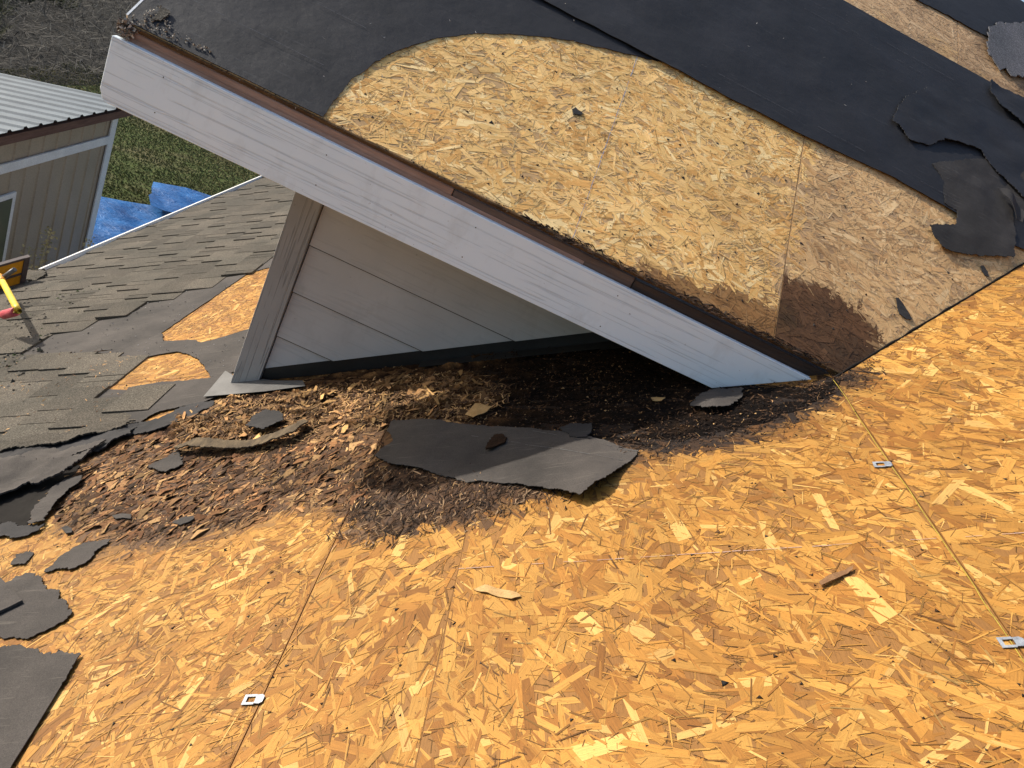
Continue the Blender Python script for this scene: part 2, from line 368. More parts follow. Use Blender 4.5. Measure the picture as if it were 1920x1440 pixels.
def osb_panel(fr, poly, name, parent, pal, wts, ang0, keep, stain, seed, slabcol, dens=1., thick=.0111, bb=None, cls=None, cv=1.):
    """slab with its strands, one mesh"""
    a = np.array(poly); a0, b0 = a.min(0); a1, b1 = a.max(0)
    g = .03; xs = np.append(np.arange(a0, a1, .03), a1); ys = np.append(np.arange(b0, b1, .03), b1)
    if bb: g0 = bb
    V = [np.zeros((0, 3))]; n = len(poly)
    bm = bmesh.new(); hi = [bm.verts.new((x, y, 0)) for x, y in poly]; lo = [bm.verts.new((x, y, -thick)) for x, y in poly]
    bm.faces.new(hi); bm.faces.new(lo[::-1])
    for i in range(n): bm.faces.new((lo[i], lo[(i+1) % n], hi[(i+1) % n], hi[i]))
    bmesh.ops.recalc_face_normals(bm, faces=bm.faces)
    bv = np.array([v.co[:] for v in bm.verts]); bm.verts.index_update(); bf = [tuple(v.index for v in f_.verts) for f_ in bm.faces]; bm.free()
    x0, x1, y0, y1 = bb or (a0, a1, b0, b1)
    x0, x1, y0, y1 = max(x0, a0), min(x1, a1), max(y0, b0), min(y1, b1)
    faces = list(bf); sc_ = np.tile(slabcol, (len(bv), 1)); U = bv[:, :2].copy(); VV = bv
    if x1 > x0+.02 and y1 > y0+.02:
        nx, ny = int((x1-x0)/.015)+2, int((y1-y0)/.015)+2; GX, GY = np.meshgrid(np.linspace(x0, x1, nx), np.linspace(y0, y1, ny)); GP = np.stack([GX.ravel(), GY.ravel()], 1)
        gc = stain(GP, np.tile(slabcol, (len(GP), 1)), np.random.default_rng(seed)) if stain else np.tile(slabcol, (len(GP), 1))
        I = np.arange(nx*ny).reshape(ny, nx); gf = np.stack([I[:-1, :-1], I[:-1, 1:], I[1:, 1:], I[1:, :-1]], -1).reshape(-1, 4); o = len(VV)
        VV = np.vstack([VV, np.column_stack([GP, np.full(len(GP), .00002)])]); sc_ = np.vstack([sc_, gc]); U = np.vstack([U, GP]); faces += [tuple(r_) for r_ in (gf+o).tolist()]
        q, c, u = strands(x0, x1, y0, y1, pal, wts, ang0, keep, stain, seed, dens, 1., cls, cv)
        o = len(VV); VV = np.vstack([VV, q.reshape(-1, 3)]); sc_ = np.vstack([sc_, c.reshape(-1, 3)]); U = np.vstack([U, u.reshape(-1, 2)])
        faces += [tuple(r_) for r_ in (np.arange(len(q)*4).reshape(-1, 4)+o).tolist()]
    return from_arrays(name, fr.arr(VV), faces, M_STR, parent, sc_, U)

# ---------------------------------------------------------------- regions on the two roofs
ROT = [(1.4898, -1.3843), (1.6027, -1.5432), (1.7988, -1.6191), (2.0131, -1.5958), (2.161, -1.4361), (2.328, -1.2827), (2.3983, -0.938), (2.3844, -0.446), (2.4092, -0.0331), (1.9452, 0.2605), (1.9281, 0.5092), (1.9604, 0.6005), (2.033, 0.7064), (1.939, 0.6893), (1.8073, 0.543), (1.6698, 0.3934), (1.6087, 0.1968), (1.5724, 0.0384), (1.5223, -0.0687), (1.4619, -0.1779), (1.4913, -0.2344), (1.429, -0.2726), (1.3996, -0.4508), (1.3471, -0.5612), (1.3995, -0.6431), (1.5063, -0.7877), (1.4595, -0.8782), (1.3666, -1.0357), (1.3639, -1.1871), (1.4379, -1.308)]
WET = [(1.6813, -0.7019), (1.6796, -0.5302), (1.5804, -0.2207), (1.5507, -0.0309), (1.4674, -0.1418), (1.4228, -0.272), (1.3915, -0.4494), (1.3394, -0.5593), (1.39, -0.6467), (1.5301, -0.667)]
ROTSHADE = [(2.348, -0.4779), (2.4327, -0.0325), (1.9452, 0.2605), (1.9281, 0.5092), (2.033, 0.7064), (1.939, 0.6893), (1.8186, 0.5462), (1.7002, 0.4006), (1.6453, 0.2022), (1.6116, 0.0349), (1.7352, -0.2292), (1.9472, -0.3944)]  # rot under the fascia with its shade painted in
GREYROT = [(1.5685, -1.4659), (1.7944, -1.5908), (1.9795, -1.5577), (2.1154, -1.3946), (1.9853, -1.0876), (1.9307, -0.8029), (1.7119, -0.5652), (1.547, -0.6244), (1.5251, -0.7942), (1.4685, -0.9495), (1.4356, -1.1115), (1.4822, -1.3213)]
def lerp(a, b, t): return a*(1-t)[:, None] + np.asarray(b)*t[:, None]
def sstep(x, a, b): t = np.clip((x-a)/(b-a), 0, 1); return t*t*(3-2*t)
def stain_shadeA(P, c, r):
    j = fbm(P, 14, 3)*.045 + r.normal(0, .012, len(P))
    lum = (c.mean(1)/.36)[:, None]
    t = sstep(sdist(P, ROT)+j, -.05, .07); c = lerp(c, np.array([.15, .072, .032])*lum, t*.86)
    t = sstep(sdist(P, WET)+j*.6, -.01, .03); c = lerp(c, np.array([.085, .042, .022])*lum, t*.75)
    t = sstep(sdist(P, ROTSHADE)+j, -.03, .05); c = lerp(c, np.array([.018, .009, .005])*lum, t*.95)  # rot tone blackened to paint in the shade under the fascia
    t = sstep(sdist(P, GREYROT)+j, -.03, .06); c = lerp(c, np.array([.15, .070, .028])*lum, t*.8)
    t = sstep(fbm(P, 3.2, 77), .1, .62)*.42; c = lerp(c, c*np.array([.78, .70, .62]), t)
    return c
SB1 = [(0.8287, 0.2263), (0.9328, 0.2759), (1.0592, 0.2725), (1.1537, 0.2036), (1.1601, 0.1477), (1.1438, 0.0532), (1.0169, -0.0679), (0.768, -0.146), (0.7122, 0.004), (0.8042, 0.1747)]
SB2 = [(0.4193, 0.0239), (0.5528, 0.075), (0.6199, 0.0658), (0.7271, 0.1191), (0.8598, 0.1427), (0.9179, -0.0665), (0.6563, -0.0463), (0.4351, -0.0434)]
def stainB(P, c, r):
    j = fbm(P, 14, 5)*.05 + r.normal(0, .006, len(P)); lum = (c.mean(1)/.5)[:, None]**.6
    right = sstep(P[:, 0]+j*2, .83, .87)*.55 + sstep(P[:, 1]+j*3, 1.75, 1.8)*.30; c = lerp(c, np.array([.50, .325, .19])*lum, np.clip(right, 0, .8))
    t = sstep(sdist(P, SB1)+np.where(P[:, 0] < .8285, -.2, j), -.014, .016); c = lerp(c, np.array([.080, .034, .013])*lum*np.clip(1+.9*fbm(P, 9, 91), .35, 1.9)[:, None], t*.96)
    t = sstep(sdist(P, SB2)+np.where(P[:, 0] > .8285, -.2, j*.8), -.008, .014); c = lerp(c, np.array([.23, .105, .035])*lum, t*.88)
    t = sstep(P[:, 0]-1.3+fbm(P, 5, 9)*.3, .0, .4)*sstep(P[:, 1]-1.6, 0, .1)*.6; c = lerp(c, np.array([.16, .085, .045])*lum, t)
    t = sstep(fbm(P, 3.5, 41), .2, .6)*.35; c = lerp(c, c*np.array([.82, .76, .70]), t)
    t = sstep(fbm(P, 7, 43), .42, .6)*.5*sstep(P[:, 0], .7, 1.1); c = lerp(c, c*np.array([.45, .42, .42]), t)
    return c
EAVE = [(4.4527, -3.495), (7.3611, -3.0933)]
ex, ey = EAVE[1][0]-EAVE[0][0], EAVE[1][1]-EAVE[0][1]; el = math.hypot(ex, ey); enx, eny = -ey/el, ex/el
if eny < 0: enx, eny = -enx, -eny
ED = enx*EAVE[0][0]+eny*EAVE[0][1]

# ---------------------------------------------------------------- ground
lawn = from_arrays('ground', np.array([(-150, -150, 0), (150, -150, 0), (150, 150, 0), (-150, 150, 0.)]), [(0, 1, 2, 3)], M_LAWN); tag(lawn, kind='structure')
soil_pts = [(-150, 9), (-60, 10), (-20, 11), (-10, 11), (-9.2, 12.5), (-8.9, 15), (-8.5, 17.0), (-7.2, 17.6), (-4, 18.3), (0, 18.0), (40, 19), (150, 19), (150, 149), (-150, 149)]
soil = sheet(FG, soil_pts, .006, .004, 'brushland', M_SOIL, grid=400, tear=0); tag(soil, kind='structure')

# ---------------------------------------------------------------- main roof
roof = thing('roof', 'main pitched roof of orange strand board, weathered shingles at its left eave', 'roof')
SV = [-0.6568, -0.3564, 0.5690]                               # seams along the slope
JP = 2.877
seam_rows = [(-4.7, SV[0]-2.44), (SV[0]-2.44, SV[0]-1.22), (SV[0]-1.22, SV[0]), (SV[0], SV[1]), (SV[1], SV[2]), (SV[2], SV[2]+1.22), (SV[2]+1.22, SV[2]+2.44)]
keepA = lambda P: np.ones(len(P), bool)
wA = [.29, .21, .20, .065, .135, .10]
sid = 100
AN = [.5, .5, .45, .2, 2.2, 2.1, 2.1]
for i, (v0, v1) in enumerate(seam_rows):
    for j in range(-2, 4):
        off = JP if v0 < -1.9 else (.3 if i % 2 else 1.53)
        if i in (2, 3, 4): off = 2.44 if i != 3 else 2.6
        u0 = off+(j-1)*2.44; u1 = u0+2.44
        if u1 < -.6 or u0 > 8.2: continue
        g_ = .0012; gl_ = .0003 if i == 4 else g_; gh_ = .0003 if i == 3 else g_
        pl = clip(rect(u0+g_, v0+gl_, u1-g_, v1-gh_), enx, eny, ED)
        if len(pl) < 3: continue
        sid += 1
        bb = None
        vis = (v1 > -3.2 and v0 < 2.6 and u1 > .2 and u0 < 3.6)
        bb = (max(u0, .45), min(u1, 4.0 if v0 < -1 else 2.95), max(v0, -2.3), min(v1, 2.6)) if vis else (0, 0, 0, 0)
        o = osb_panel(FA, pl, 'deck_panel', roof, PAL_A, wA, AN[i], keepA, stain_shadeA, sid, np.array([.25, .115, .028]), bb=bb if vis else (9, 9, 9, 9), cls=CLS_F if i < 3 else CLS_C)

# ---------------------------------------------------------------- felt and shingles left on the main roof
FELT1 = [(2.8449, -2.4998), (3.1786, -2.5341), (3.1811, -2.3836), (3.3359, -2.365), (3.3463, -2.2374), (3.488, -2.2303), (3.4959, -2.1147), (3.6398, -2.1053), (3.663, -2.0051), (3.8207, -1.9988), (3.8173, -1.8711), (3.9346, -1.8794), (4.1153, -1.7775), (3.855, -1.6828), (3.8528, -1.7715), (3.7994, -1.8489), (2.9719, -1.9117), (2.8201, -1.9154)]
sheet(FA, FELT1, .0045, .0016, 'roofing_felt', M_FELTA, roof, .05, amp=.0015, seed=3, tear=.002, step=.02)
FELT2 = [(2.8074, -2.1194), (2.8334, -1.9227), (2.9792, -1.9155), (2.8554, -1.8363), (2.8389, -1.7566), (2.8242, -1.6835), (2.7836, -1.6387), (2.7996, -1.5953), (2.8851, -1.4694), (2.4654, -1.2993), (2.4212, -1.3623), (2.4039, -1.4216), (2.521, -1.5047), (2.5868, -1.5527), (2.6558, -1.623), (2.709, -1.7055), (2.7012, -1.7768), (2.6792, -1.854), (2.6998, -1.9139), (2.7589, -2.0184)]
sheet(FA, FELT2, .0075, .0016, 'roofing_felt', M_FELTA, roof, .05, amp=.0015, seed=4, tear=.003, step=.012)
FELT3 = [(2.3827, -1.7313), (2.4011, -1.619), (2.395, -1.4216), (2.4129, -1.3465), (2.2638, -1.2749), (2.1922, -1.3476), (2.1528, -1.4885), (2.0826, -1.5218), (2.1222, -1.6135)]
sheet(FA, FELT3, .009, .0016, 'roofing_felt', M_FELTA, roof, .03, amp=.002, seed=5, tear=.003)
patch1 = [(3.9251, -1.7841), (3.8325, -1.8624), (2.9792, -1.9155), (2.8263, -1.8141), (2.8384, -1.4505), (3.3008, -1.5463)]
patch2 = [(2.6886, -1.8501), (2.6073, -1.8725), (2.4033, -1.8229), (2.3667, -1.7181), (2.3799, -1.3945), (2.5374, -1.5123), (2.6783, -1.6295), (2.7213, -1.7117), (2.7135, -1.7832)]
upper = [(9.0, -3.9), (9.0, -1.7)] + [(6.4609, -2.4881), (4.1063, -1.8058), (3.9346, -1.8794), (3.8173, -1.8711), (3.8207, -1.9988), (3.663, -2.0051), (3.6398, -2.1053), (3.4959, -2.1147), (3.488, -2.2303), (3.3463, -2.2374), (3.3359, -2.365), (3.1811, -2.3836), (3.1786, -2.5341), (2.8449, -2.4998), (2.7964, -2.8584), (3.9183, -4.4339)] + [(3.9, -4.6)]
lower = [(2.8449, -2.4998), (2.8131, -2.0987), (2.7122, -1.9209), (2.6724, -1.848), (2.5957, -1.8658), (2.4033, -1.8229), (2.3727, -1.7257), (2.0826, -1.5218), (2.0656, -1.6739), (2.0266, -1.7445), (2.0044, -1.9619), (2.0348, -2.497), (2.6117, -3.4005), (2.8658, -2.9167)]
PU, PL_ = sdist, sdist
cand = []
EXP = .142
k = 0; v = -4.68
while v < -1.3:
    u = 1.2+rnd.uniform(0, .2)
    while u < 8.6:
        wd = rnd.choice([.05, .07, .09, .11, .14, .17, .2])*rnd.uniform(.9, 1.1)
        cand.append((u, v, wd, rnd.random(), k)); u += wd
    v += EXP; k += 1
cc = np.array([(c[0]+c[2]/2, c[1]+EXP/2) for c in cand])
inside = (np.maximum(sdist(cc, upper), sdist(cc, lower)) > -.03) & (enx*cc[:, 0]+eny*cc[:, 1]-ED > .0) & (sdist(cc, patch1) < 0) & (sdist(cc, patch2) < 0) & (sdist(cc, FELT2) < 0)
sel = [c for c, i in zip(cand, inside) if i]
sel.sort(key=lambda c: c[0]-c[1]*.0)
def shingle_verts(u, v, wd, q):
    g = rnd.uniform(.0008, .0034); j = rnd.uniform(-.006, .006); up = .0095+(.0050 if q > .5 else 0)
    jb = rnd.uniform(-.003, .003)
    a0, a1 = u+g, u+wd-g; b0 = v+j; b1 = v+EXP+.02
    lift = rnd.uniform(0, .002)
    lo = max(b0, 0) if 0 else b0
    p = [(a0, b0+jb, 0.0003), (a1, b0-jb, 0.0003), (a1, b1, .0003), (a0, b1, .0003),
         (a0, b0+jb, up+.004+lift), (a1, b0-jb, up+.004+lift*.5), (a1, b1, up-.002), (a0, b1, up-.002)]
    return FA.arr(np.array(p))
SF = [(4, 5, 6, 7), (0, 1, 5, 4), (1, 2, 6, 5), (2, 3, 7, 6), (3, 0, 4, 7), (3, 2, 1, 0)]
for i, (u, v, wd, q, k) in enumerate(sel[:300]):
    from_arrays('shingle', shingle_verts(u, v, wd, q), SF, M_SHIN, roof)
VV = []; FF = []; n_ = 0
for (u, v, wd, q, k) in sel[300:]:
    VV.append(shingle_verts(u, v, wd, q)); FF += [tuple(x+n_ for x in f_) for f_ in SF]; n_ += 8
if VV: tag(from_arrays('far_shingles', np.vstack(VV), FF, M_SHIN, roof), kind='stuff')
UA = [(8.6, -3.9), (8.6, -1.9)] + [(6.8952, -2.4363), (4.1063, -1.8058), (3.9346, -1.8794), (3.8097, -1.9939), (3.2565, -2.0687), (2.9578, -2.1611), (2.8108, -2.4753), (2.7964, -2.8584), (3.9183, -4.4339)] + [(3.9, -4.4)]
UA = clip(UA, enx, eny, ED)
sheet(FA, UA, .0030, .001, 'underlayment', M_FELTA, roof, .15, amp=0, seed=6, tear=0)
sheet(FA, [(p[0], p[1]) for p in lower], .0034, .001, 'underlayment', M_FELTA, roof, .08, amp=0, seed=7, tear=0)
# metal edge along the eave
e0 = np.array(EAVE[0]); e1 = np.array(EAVE[1]); ed = (e1-e0)/el
e2 = e0+ed*(el+1.6)
def strip(fr, p, q, w0, w1, c0, c1, name, mat, parent):
    p = np.array(p); q = np.array(q); d = (q-p)/np.linalg.norm(q-p); n = np.array([-d[1], d[0]])
    if n[1] < 0: n = -n
    return prism(fr, [tuple(p+n*w0), tuple(q+n*w0), tuple(q+n*w1), tuple(p+n*w1)], c0, c1, name, mat, parent)
strip(FA, e0, e2, -.020, .006, -.02, .030, 'drip_edge', M_DRIP, roof)
strip(FA, e0-ed*4, e2, .012, .03, -.2, -.013, 'eave_board', M_SHEDT, roof)
# house walls under the roof
box('house_wall', -2.0, 6, -3, 9, 0, 2.55, M_WALL, roof)

# chalk line, yellow line on the deck
def chalk(fr, p, q, wd, name, mat, parent, gap=.25, off=.0022, seed=1):
    r = random.Random(seed); p = np.array(p); q = np.array(q); L = np.linalg.norm(q-p); d = (q-p)/L; n = np.array([-d[1], d[0]]); V = []; F = []; t = 0
    while t < L:
        l_ = r.uniform(.008, .04)
        if r.random() > gap:
            w_ = wd*r.uniform(.4, 1.); o = r.uniform(-.0006, .0006); b = len(V)
            for tt, s in ((t, -1), (t+l_, -1), (t+l_, 1), (t, 1)): pt = p+d*tt+n*(o+s*w_/2); V.append(fr(pt[0], pt[1], off(*pt) if callable(off) else off))
            F.append((b, b+1, b+2, b+3))
        t += l_+r.uniform(0, .006)
    return tag(from_arrays(name, np.array(V), F, mat, parent), kind='stuff')
ca, cb = [(1.2428, -0.3553), (1.2336, 0.7707)]
chalk(FA, ca, cb, .0022, 'chalk_line', M_CHALKA, roof, .35)
ya = [(1.928, 0.5666), (1.8021, 0.5672), (1.5935, 0.5633), (1.4064, 0.5653), (1.2199, 0.5636), (1.095, 0.5652), (0.9886, 0.5628), (0.7986, 0.5598)]
pts = []
for (p, q) in zip(ya, ya[1:]):
    for t in np.linspace(0, 1, 12, endpoint=False):
        x = p[0]*(1-t)+q[0]*t; y = p[1]*(1-t)+q[1]*t; pts.append(FA(x, y+noise.noise((x*9, 1, 0))*.004, .0016+.0016*noise.noise((x*15, 5, 0))))
st = tube('string', pts, .0009, M_YEL, None, 6); tag(st, 'thin yellow string lying along the board seam right of the white fascia tip', 'string')

# ---------------------------------------------------------------- dormer
dorm = thing('dormer', 'dormer with white fascia, taupe lap siding and half stripped black felt roof', 'dormer')
wB = [.30, .24, .14, .14, .08, .10]
kb = lambda P: sdist(P, [(-1.0, -.01), (3.4, -.01), (3.4, 2.8), (-1.0, 2.8)]) > 0
XL = -.972
bpan = [(XL, 0, .829, 1.22), (.829, 0, 3.26, 1.22), (XL, 1.22, 1.444, 2.44), (1.444, 1.22, 3.6, 2.44), (XL, 2.44, 3.6, 2.56)]
for i, (x0, y0, x1, y1) in enumerate(bpan):
    x0_, x1_ = x0+.001, x1-.001
    osb_panel(FB, rect(x0_, y0+.001, x1_, y1-.001), 'deck_panel', dorm, PAL_B, wB, 0.1, kb, stainB, 300+i, np.array([.56, .35, .16]), dens=1.05 if i < 4 else .2, cls=CLS_F, cv=.6, bb=(-.75, 2.2, 0, 1.1) if i < 2 else (.6, 2.3, 1.5, 2.56))
strip(FB, (XL, 0), (3.2, 0), -.004, -.0005, -.0115, -.0004, 'sheathing_edge', M_EDGE, dorm)
# felt on the dormer roof
arch = [(-0.4622, 0.0086), (-0.4625, 0.0564), (-0.4586, 0.1225), (-0.4533, 0.1779), (-0.434, 0.2559), (-0.4118, 0.3138), (-0.3858, 0.3657), (-0.3276, 0.4643), (-0.2455, 0.5582), (-0.1507, 0.6329), (-0.0637, 0.6921), (0.0293, 0.7442), (0.1625, 0.7994), (0.2689, 0.8454), (0.3091, 0.8633)]
LF = [(XL+.004, .002)] + [(arch[0][0], .002)] + arch + [(arch[-1][0]+.06, .93), (XL+.004, .93)]
sheet(FB, LF, .0042, .0016, 'roofing_felt', M_FELTB, dorm, .03, amp=.0026, seed=8, tear=.0022, step=.01, smooth=(0, len(LF)-3, len(LF)-2, len(LF)-1), ns=5)
strip_pts = [(XL+.004, .836), (.3, .846), (.8, .851), (1.17, .884), (1.404, .873), (1.62, .86), (1.9, .9), (2.4, 1.2), (2.9, 1.68), (1.9, 1.77), (1.56, 1.748), (1.25, 1.751), (.87, 1.749), (XL+.004, 1.745)]
sheet(FB, strip_pts, .0115, .0018, 'roofing_felt', M_FELTB, dorm, .035, amp=.0042, seed=9, tear=.0012, step=.03, ns=6, smooth=(8, 9, 10, 11, 12, 13))
TF = [(1.2235, 2.0585), (1.3289, 2.0734), (1.4142, 2.078), (1.5189, 2.0784), (1.5814, 2.0868), (1.6148, 2.1069), (1.5915, 2.1402), (1.639, 2.2224), (1.6863, 2.2758), (1.7535, 2.3122), (1.7953, 2.3827), (1.8375, 2.4454)] + [(2.6, 2.1), (2.6, 2.56), (-.97, 2.56), (-.97, 2.45), (.9, 2.42)]
sheet(FB, TF, .007, .0018, 'roofing_felt', M_FELTB, dorm, .06, amp=.002, seed=10, tear=.004, step=.012, ns=6)
GS = [(1.5787, 2.0127), (1.5846, 1.9551), (1.6072, 1.9236), (1.6393, 1.8738), (1.6676, 1.9115), (1.6921, 1.8747), (1.7728, 1.931), (1.9715, 2.0265), (2.2015, 2.5176), (2.0212, 2.5197), (1.8026, 2.363), (1.6392, 2.2267), (1.5915, 2.1402)]
tag(sheet(FB, GS, .014, .004, 'torn_shingle', M_SHING, None, .04, amp=.004, seed=12, tear=.008, step=.012), 'grey weathered ragged shingle scrap near the ridge at the top right', 'shingle scrap')
# torn felt in the right corner of the dormer
def ramp_h(p0, d, s, mx): return lambda a, b: min(mx, max(0, ((a-p0[0])*d[0]+(b-p0[1])*d[1])*s))
T1 = [(1.3126, 1.053), (1.3612, 0.9933), (1.3655, 0.8873), (1.4148, 0.8798), (1.4167, 0.8494), (1.4078, 0.8126), (1.3529, 0.7723), (1.3033, 0.738), (1.3222, 0.7001), (1.3531, 0.6728), (1.3859, 0.6712), (1.4987, 0.7188), (1.6072, 0.7804), (1.636, 0.7956), (1.6523, 0.9268), (1.6495, 1.0329), (1.89, 1.2188), (1.9233, 1.5494), (1.6344, 1.3138), (1.4429, 1.1614)]
tag(sheet(FB, T1, .016, .0022, 'torn_felt', M_FELTD, None, .02, amp=.006, seed=21, tear=.003), 'dark torn felt tongue with ragged end hanging down bare board, right of centre dormer roof', 'felt scrap')
T2 = [(1.1883, 1.3656), (1.2916, 1.4788), (1.4481, 1.4983), (1.6174, 1.4595), (1.7095, 1.3666), (1.9095, 1.4122), (1.9572, 1.8848), (1.7072, 1.7302), (1.5528, 1.7175)]
T3 = [(1.139, 1.1704), (1.1911, 1.1422), (1.2187, 1.1087), (1.2849, 1.1325), (1.3634, 1.2188), (1.4443, 1.2525), (1.5144, 1.2658), (1.5639, 1.2101), (1.6273, 1.1741), (1.6824, 1.1247), (1.8868, 1.1879), (1.9379, 1.6936), (1.6463, 1.5467), (1.4486, 1.5323), (1.2798, 1.4696), (1.1893, 1.3339)]
tag(sheet(FB, T3, .021, .002, 'torn_felt', M_FELTB, None, .02, amp=.006, seed=22, tear=.004), 'black felt layer with wavy torn lower edge, overlying the felt strip at the right edge', 'felt scrap')
T4 = [(1.5728, 1.0884), (1.6004, 1.0956), (1.6448, 1.0716), (1.6827, 1.0216), (1.6705, 0.9704), (1.6462, 0.9763), (1.6198, 1.0273)]
tag(sheet(FB, T4, .03, .0016, 'felt_flap', M_FELTD, None, .01, h=lambda a, b: .012*math.sin((a-1.5)*40)**2, amp=.004, seed=23, tear=.002), 'small curled felt flap standing up beside the dark tongue at the right edge', 'felt scrap')
T5 = [(1.5686, 1.7298), (1.6297, 1.7238), (1.7592, 1.7345), (1.9416, 1.7308), (1.9198, 1.5144), (1.7702, 1.5314), (1.6974, 1.5678), (1.6142, 1.6072), (1.5711, 1.6609)]
tag(sheet(FB, T5, .030, .002, 'torn_felt', M_FELTB, None, .02, amp=.008, seed=24, tear=.004), 'uppermost black felt layer creased along the top edge of the strip at right', 'felt scrap')
SC1 = [(1.1964, 0.3629), (1.2056, 0.3704), (1.225, 0.3537), (1.2464, 0.3278), (1.2544, 0.3092), (1.2359, 0.3009), (1.2115, 0.3079), (1.2033, 0.3285)]
tag(sheet(FB, SC1, .006, .002, 'felt_scrap', M_FELTD, None, .01, amp=.003, seed=25, tear=.001), 'slim dark felt scrap lying on brown board above the valley', 'felt scrap')
SC2 = [(1.5124, 0.6881), (1.5231, 0.6971), (1.5391, 0.6753), (1.5426, 0.6582), (1.5279, 0.6542), (1.5159, 0.6661)]
tag(sheet(FB, SC2, .006, .002, 'felt_scrap', M_FELTD, None, .01, amp=.002, seed=26, tear=.001), 'tiny dark felt sliver on board below the torn tongue, by the valley', 'felt scrap')
SC3 = [(-0.9225, 0.0353), (-0.9233, 0.0703), (-0.9196, 0.0905), (-0.9031, 0.088), (-0.9034, 0.0614), (-0.9044, 0.0462)]
tag(sheet(FB, SC3, .009, .003, 'shingle_scrap', M_SHIN, None, .01, amp=.003, seed=27, tear=.002), 'small grey shingle scrap on black felt at the top left corner of the dormer', 'shingle scrap')
SC4 = [(0.0964, 0.4567), (0.1031, 0.4694), (0.1131, 0.4643), (0.1273, 0.4624), (0.1268, 0.452), (0.105, 0.4382)]
tag(sheet(FB, SC4, .0045, .004, 'felt_scrap', M_FELTD, None, .01, amp=.002, seed=28, tear=.001), 'black crumb of felt alone in the middle of the pale dormer boards', 'felt scrap')
# chalk on dormer deck and on felt
cb0, cb1 = [(0.2221, 0.8336), (0.2261, 0.0105)]
chalk(FB, cb0, cb1, .0026, 'chalk_line', M_CHALK, dorm, .12)
for v_, x0, x1, s in ((.16, -.93, -.5, 2), (.36, -.7, -.45, 3), (1.62, .3, 1.4, 5), (1.55, .3, 1.3, 6), (.93, .4, 1.5, 7)):
    chalk(FB, (x0, v_), (x1, v_), .0016, 'chalk_line', M_CHALKF, dorm, .3, .0085 if v_ < .8 else .0145, s)
# rake metal edge on the left
strip(FB, (XL, .02), (XL, 2.56), -.001, .004, -.012, .0035, 'drip_edge', M_DRIP, dorm)
prism(FB, rect(XL-.002, .03, XL+.02, 2.5), -.17, -.013, 'rake_board', M_WHITE, dorm)
# fascia board
zt = HH-.521; zb = HH-.677; FR = vert(1.94)
fpts = [(-0.9788, 5.081), (-0.9815, 4.9492), (-0.9717, 4.928), (-0.9609, 4.9221), (0.7524, 4.9289), (0.9723, 5.0718)]
prism(FR, fpts, -.020, 0, 'fascia_board', M_WHITE, dorm, .0012)
fa_top = fpts[0][1]
# sub fascia behind it, standing proud; darker and decayed to the right
ztop = HH+ZE-.012
def sub(x0, x1, dz, mat, y0=1.9625, y1=2.0, zlo=HH-.66, bev=.002):
    return prism(vert(y0), rect(x0, zlo, x1, ztop+dz), -(y1-y0), 0, 'sub_fascia', mat, dorm, bev)
sub(-.955, -.10, -.0015, M_WOOD); sub(-.098, .42, -.003, mat_simple('aged_lumber', (.075, .048, .036), (.19, .125, .09), 5, .7, .6, 30, .3, .003, (1, 18, 18)))
sub(.422, 1.10, -.006, M_WOODD)
prism(vert(1.961), [(-.955, fa_top-.02), (.28, fa_top-.02), (.28, fa_top+.004), (-.955, fa_top+.009)], -.0, .0008, 'stain_strip', M_WOOD, dorm)
for k_ in range(4):
    x_ = -.83+k_*.405+rnd.uniform(-.04, .04)
    for z_ in (fa_top-.03+rnd.uniform(-.01, .01), fa_top-.115+rnd.uniform(-.015, .01)):
        if z_-.01 > zA(x_)+.0: prism(FR, [(x_+.0017*math.cos(a_), z_+.0017*math.sin(a_)) for a_ in [q*math.pi/3 for q in range(6)]], .0002, .0007, 'nail_head', M_LAPSHADE_NAIL, dorm)
# soffit
box('soffit', -.95, 1.2, 1.963, 2.33, HH-.668, HH-.655, M_SIDING, dorm)
# gable wall: backing, siding boards, corner board
WY = 2.33
prism(vert(WY+.02), [(-.54, HH-.5), (-.54, zA(-.54)+.004), (1.25, zA(1.25)+.004), (1.25, HH-.5)], -.02, 0, 'wall_backing', M_DARK, dorm)
prism(Fr(np.array([-.545, 0, 0.]), Yv, np.array([0, 0, 1.]), -Xv), [(WY+.02, zA(-.545)), (5.2, zA(-.545)), (5.2, HH+1.0), (4.3, HH+.9), (WY+.02, HH-.5)], -.02, 0, 'side_wall', M_SIDING, dorm)
mline = ST/CT; gapz = .062
zc = HH-.9475; EXPS = .1715; i = 2
while True:
    zz0 = zc-EXPS*(3-i)+0; 
    pass
    break
for i in range(-4, 3):
    z0 = HH-.9475+i*EXPS*1.0; z1 = z0+EXPS-.0005
    pl = rect(-.459, z0, 1.3, z1)
    # keep z >= zA(x)+gap
    pl = clip(pl, -mline, 1, zA(0)+gapz)
    if len(pl) < 3: continue
    lap = .009
    sb = prism(vert(WY), pl, -.004, .004, 'siding_board', M_SIDING, dorm, 0, cfun=lambda a, b, z0=z0: lap*(1-(b-z0)/EXPS))
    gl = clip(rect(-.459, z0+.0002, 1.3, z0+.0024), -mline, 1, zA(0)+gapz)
    if len(gl) > 2: prism(vert(WY), gl, .0041+lap*.985, .0044+lap, 'lap_shade_strip', M_LAPSHADE_NAIL, sb)  # thin dark strip painting the shade line along each lap
cbp = [(-0.5502, 4.7933), (-0.4695, 4.8024), (-0.4626, 4.1303), (-0.4813, 4.1024), (-0.4878, 4.0853), (-0.5481, 4.0448)]
cbl = clip(clip(rect(-.549, HH-1.7, -.462, HH-.66), -mline, 1, zA(0)+.018), 0, 1, HH-1.575)
prism(vert(WY), cbl, -.0, .024, 'corner_board', M_TRIM, dorm, .001)
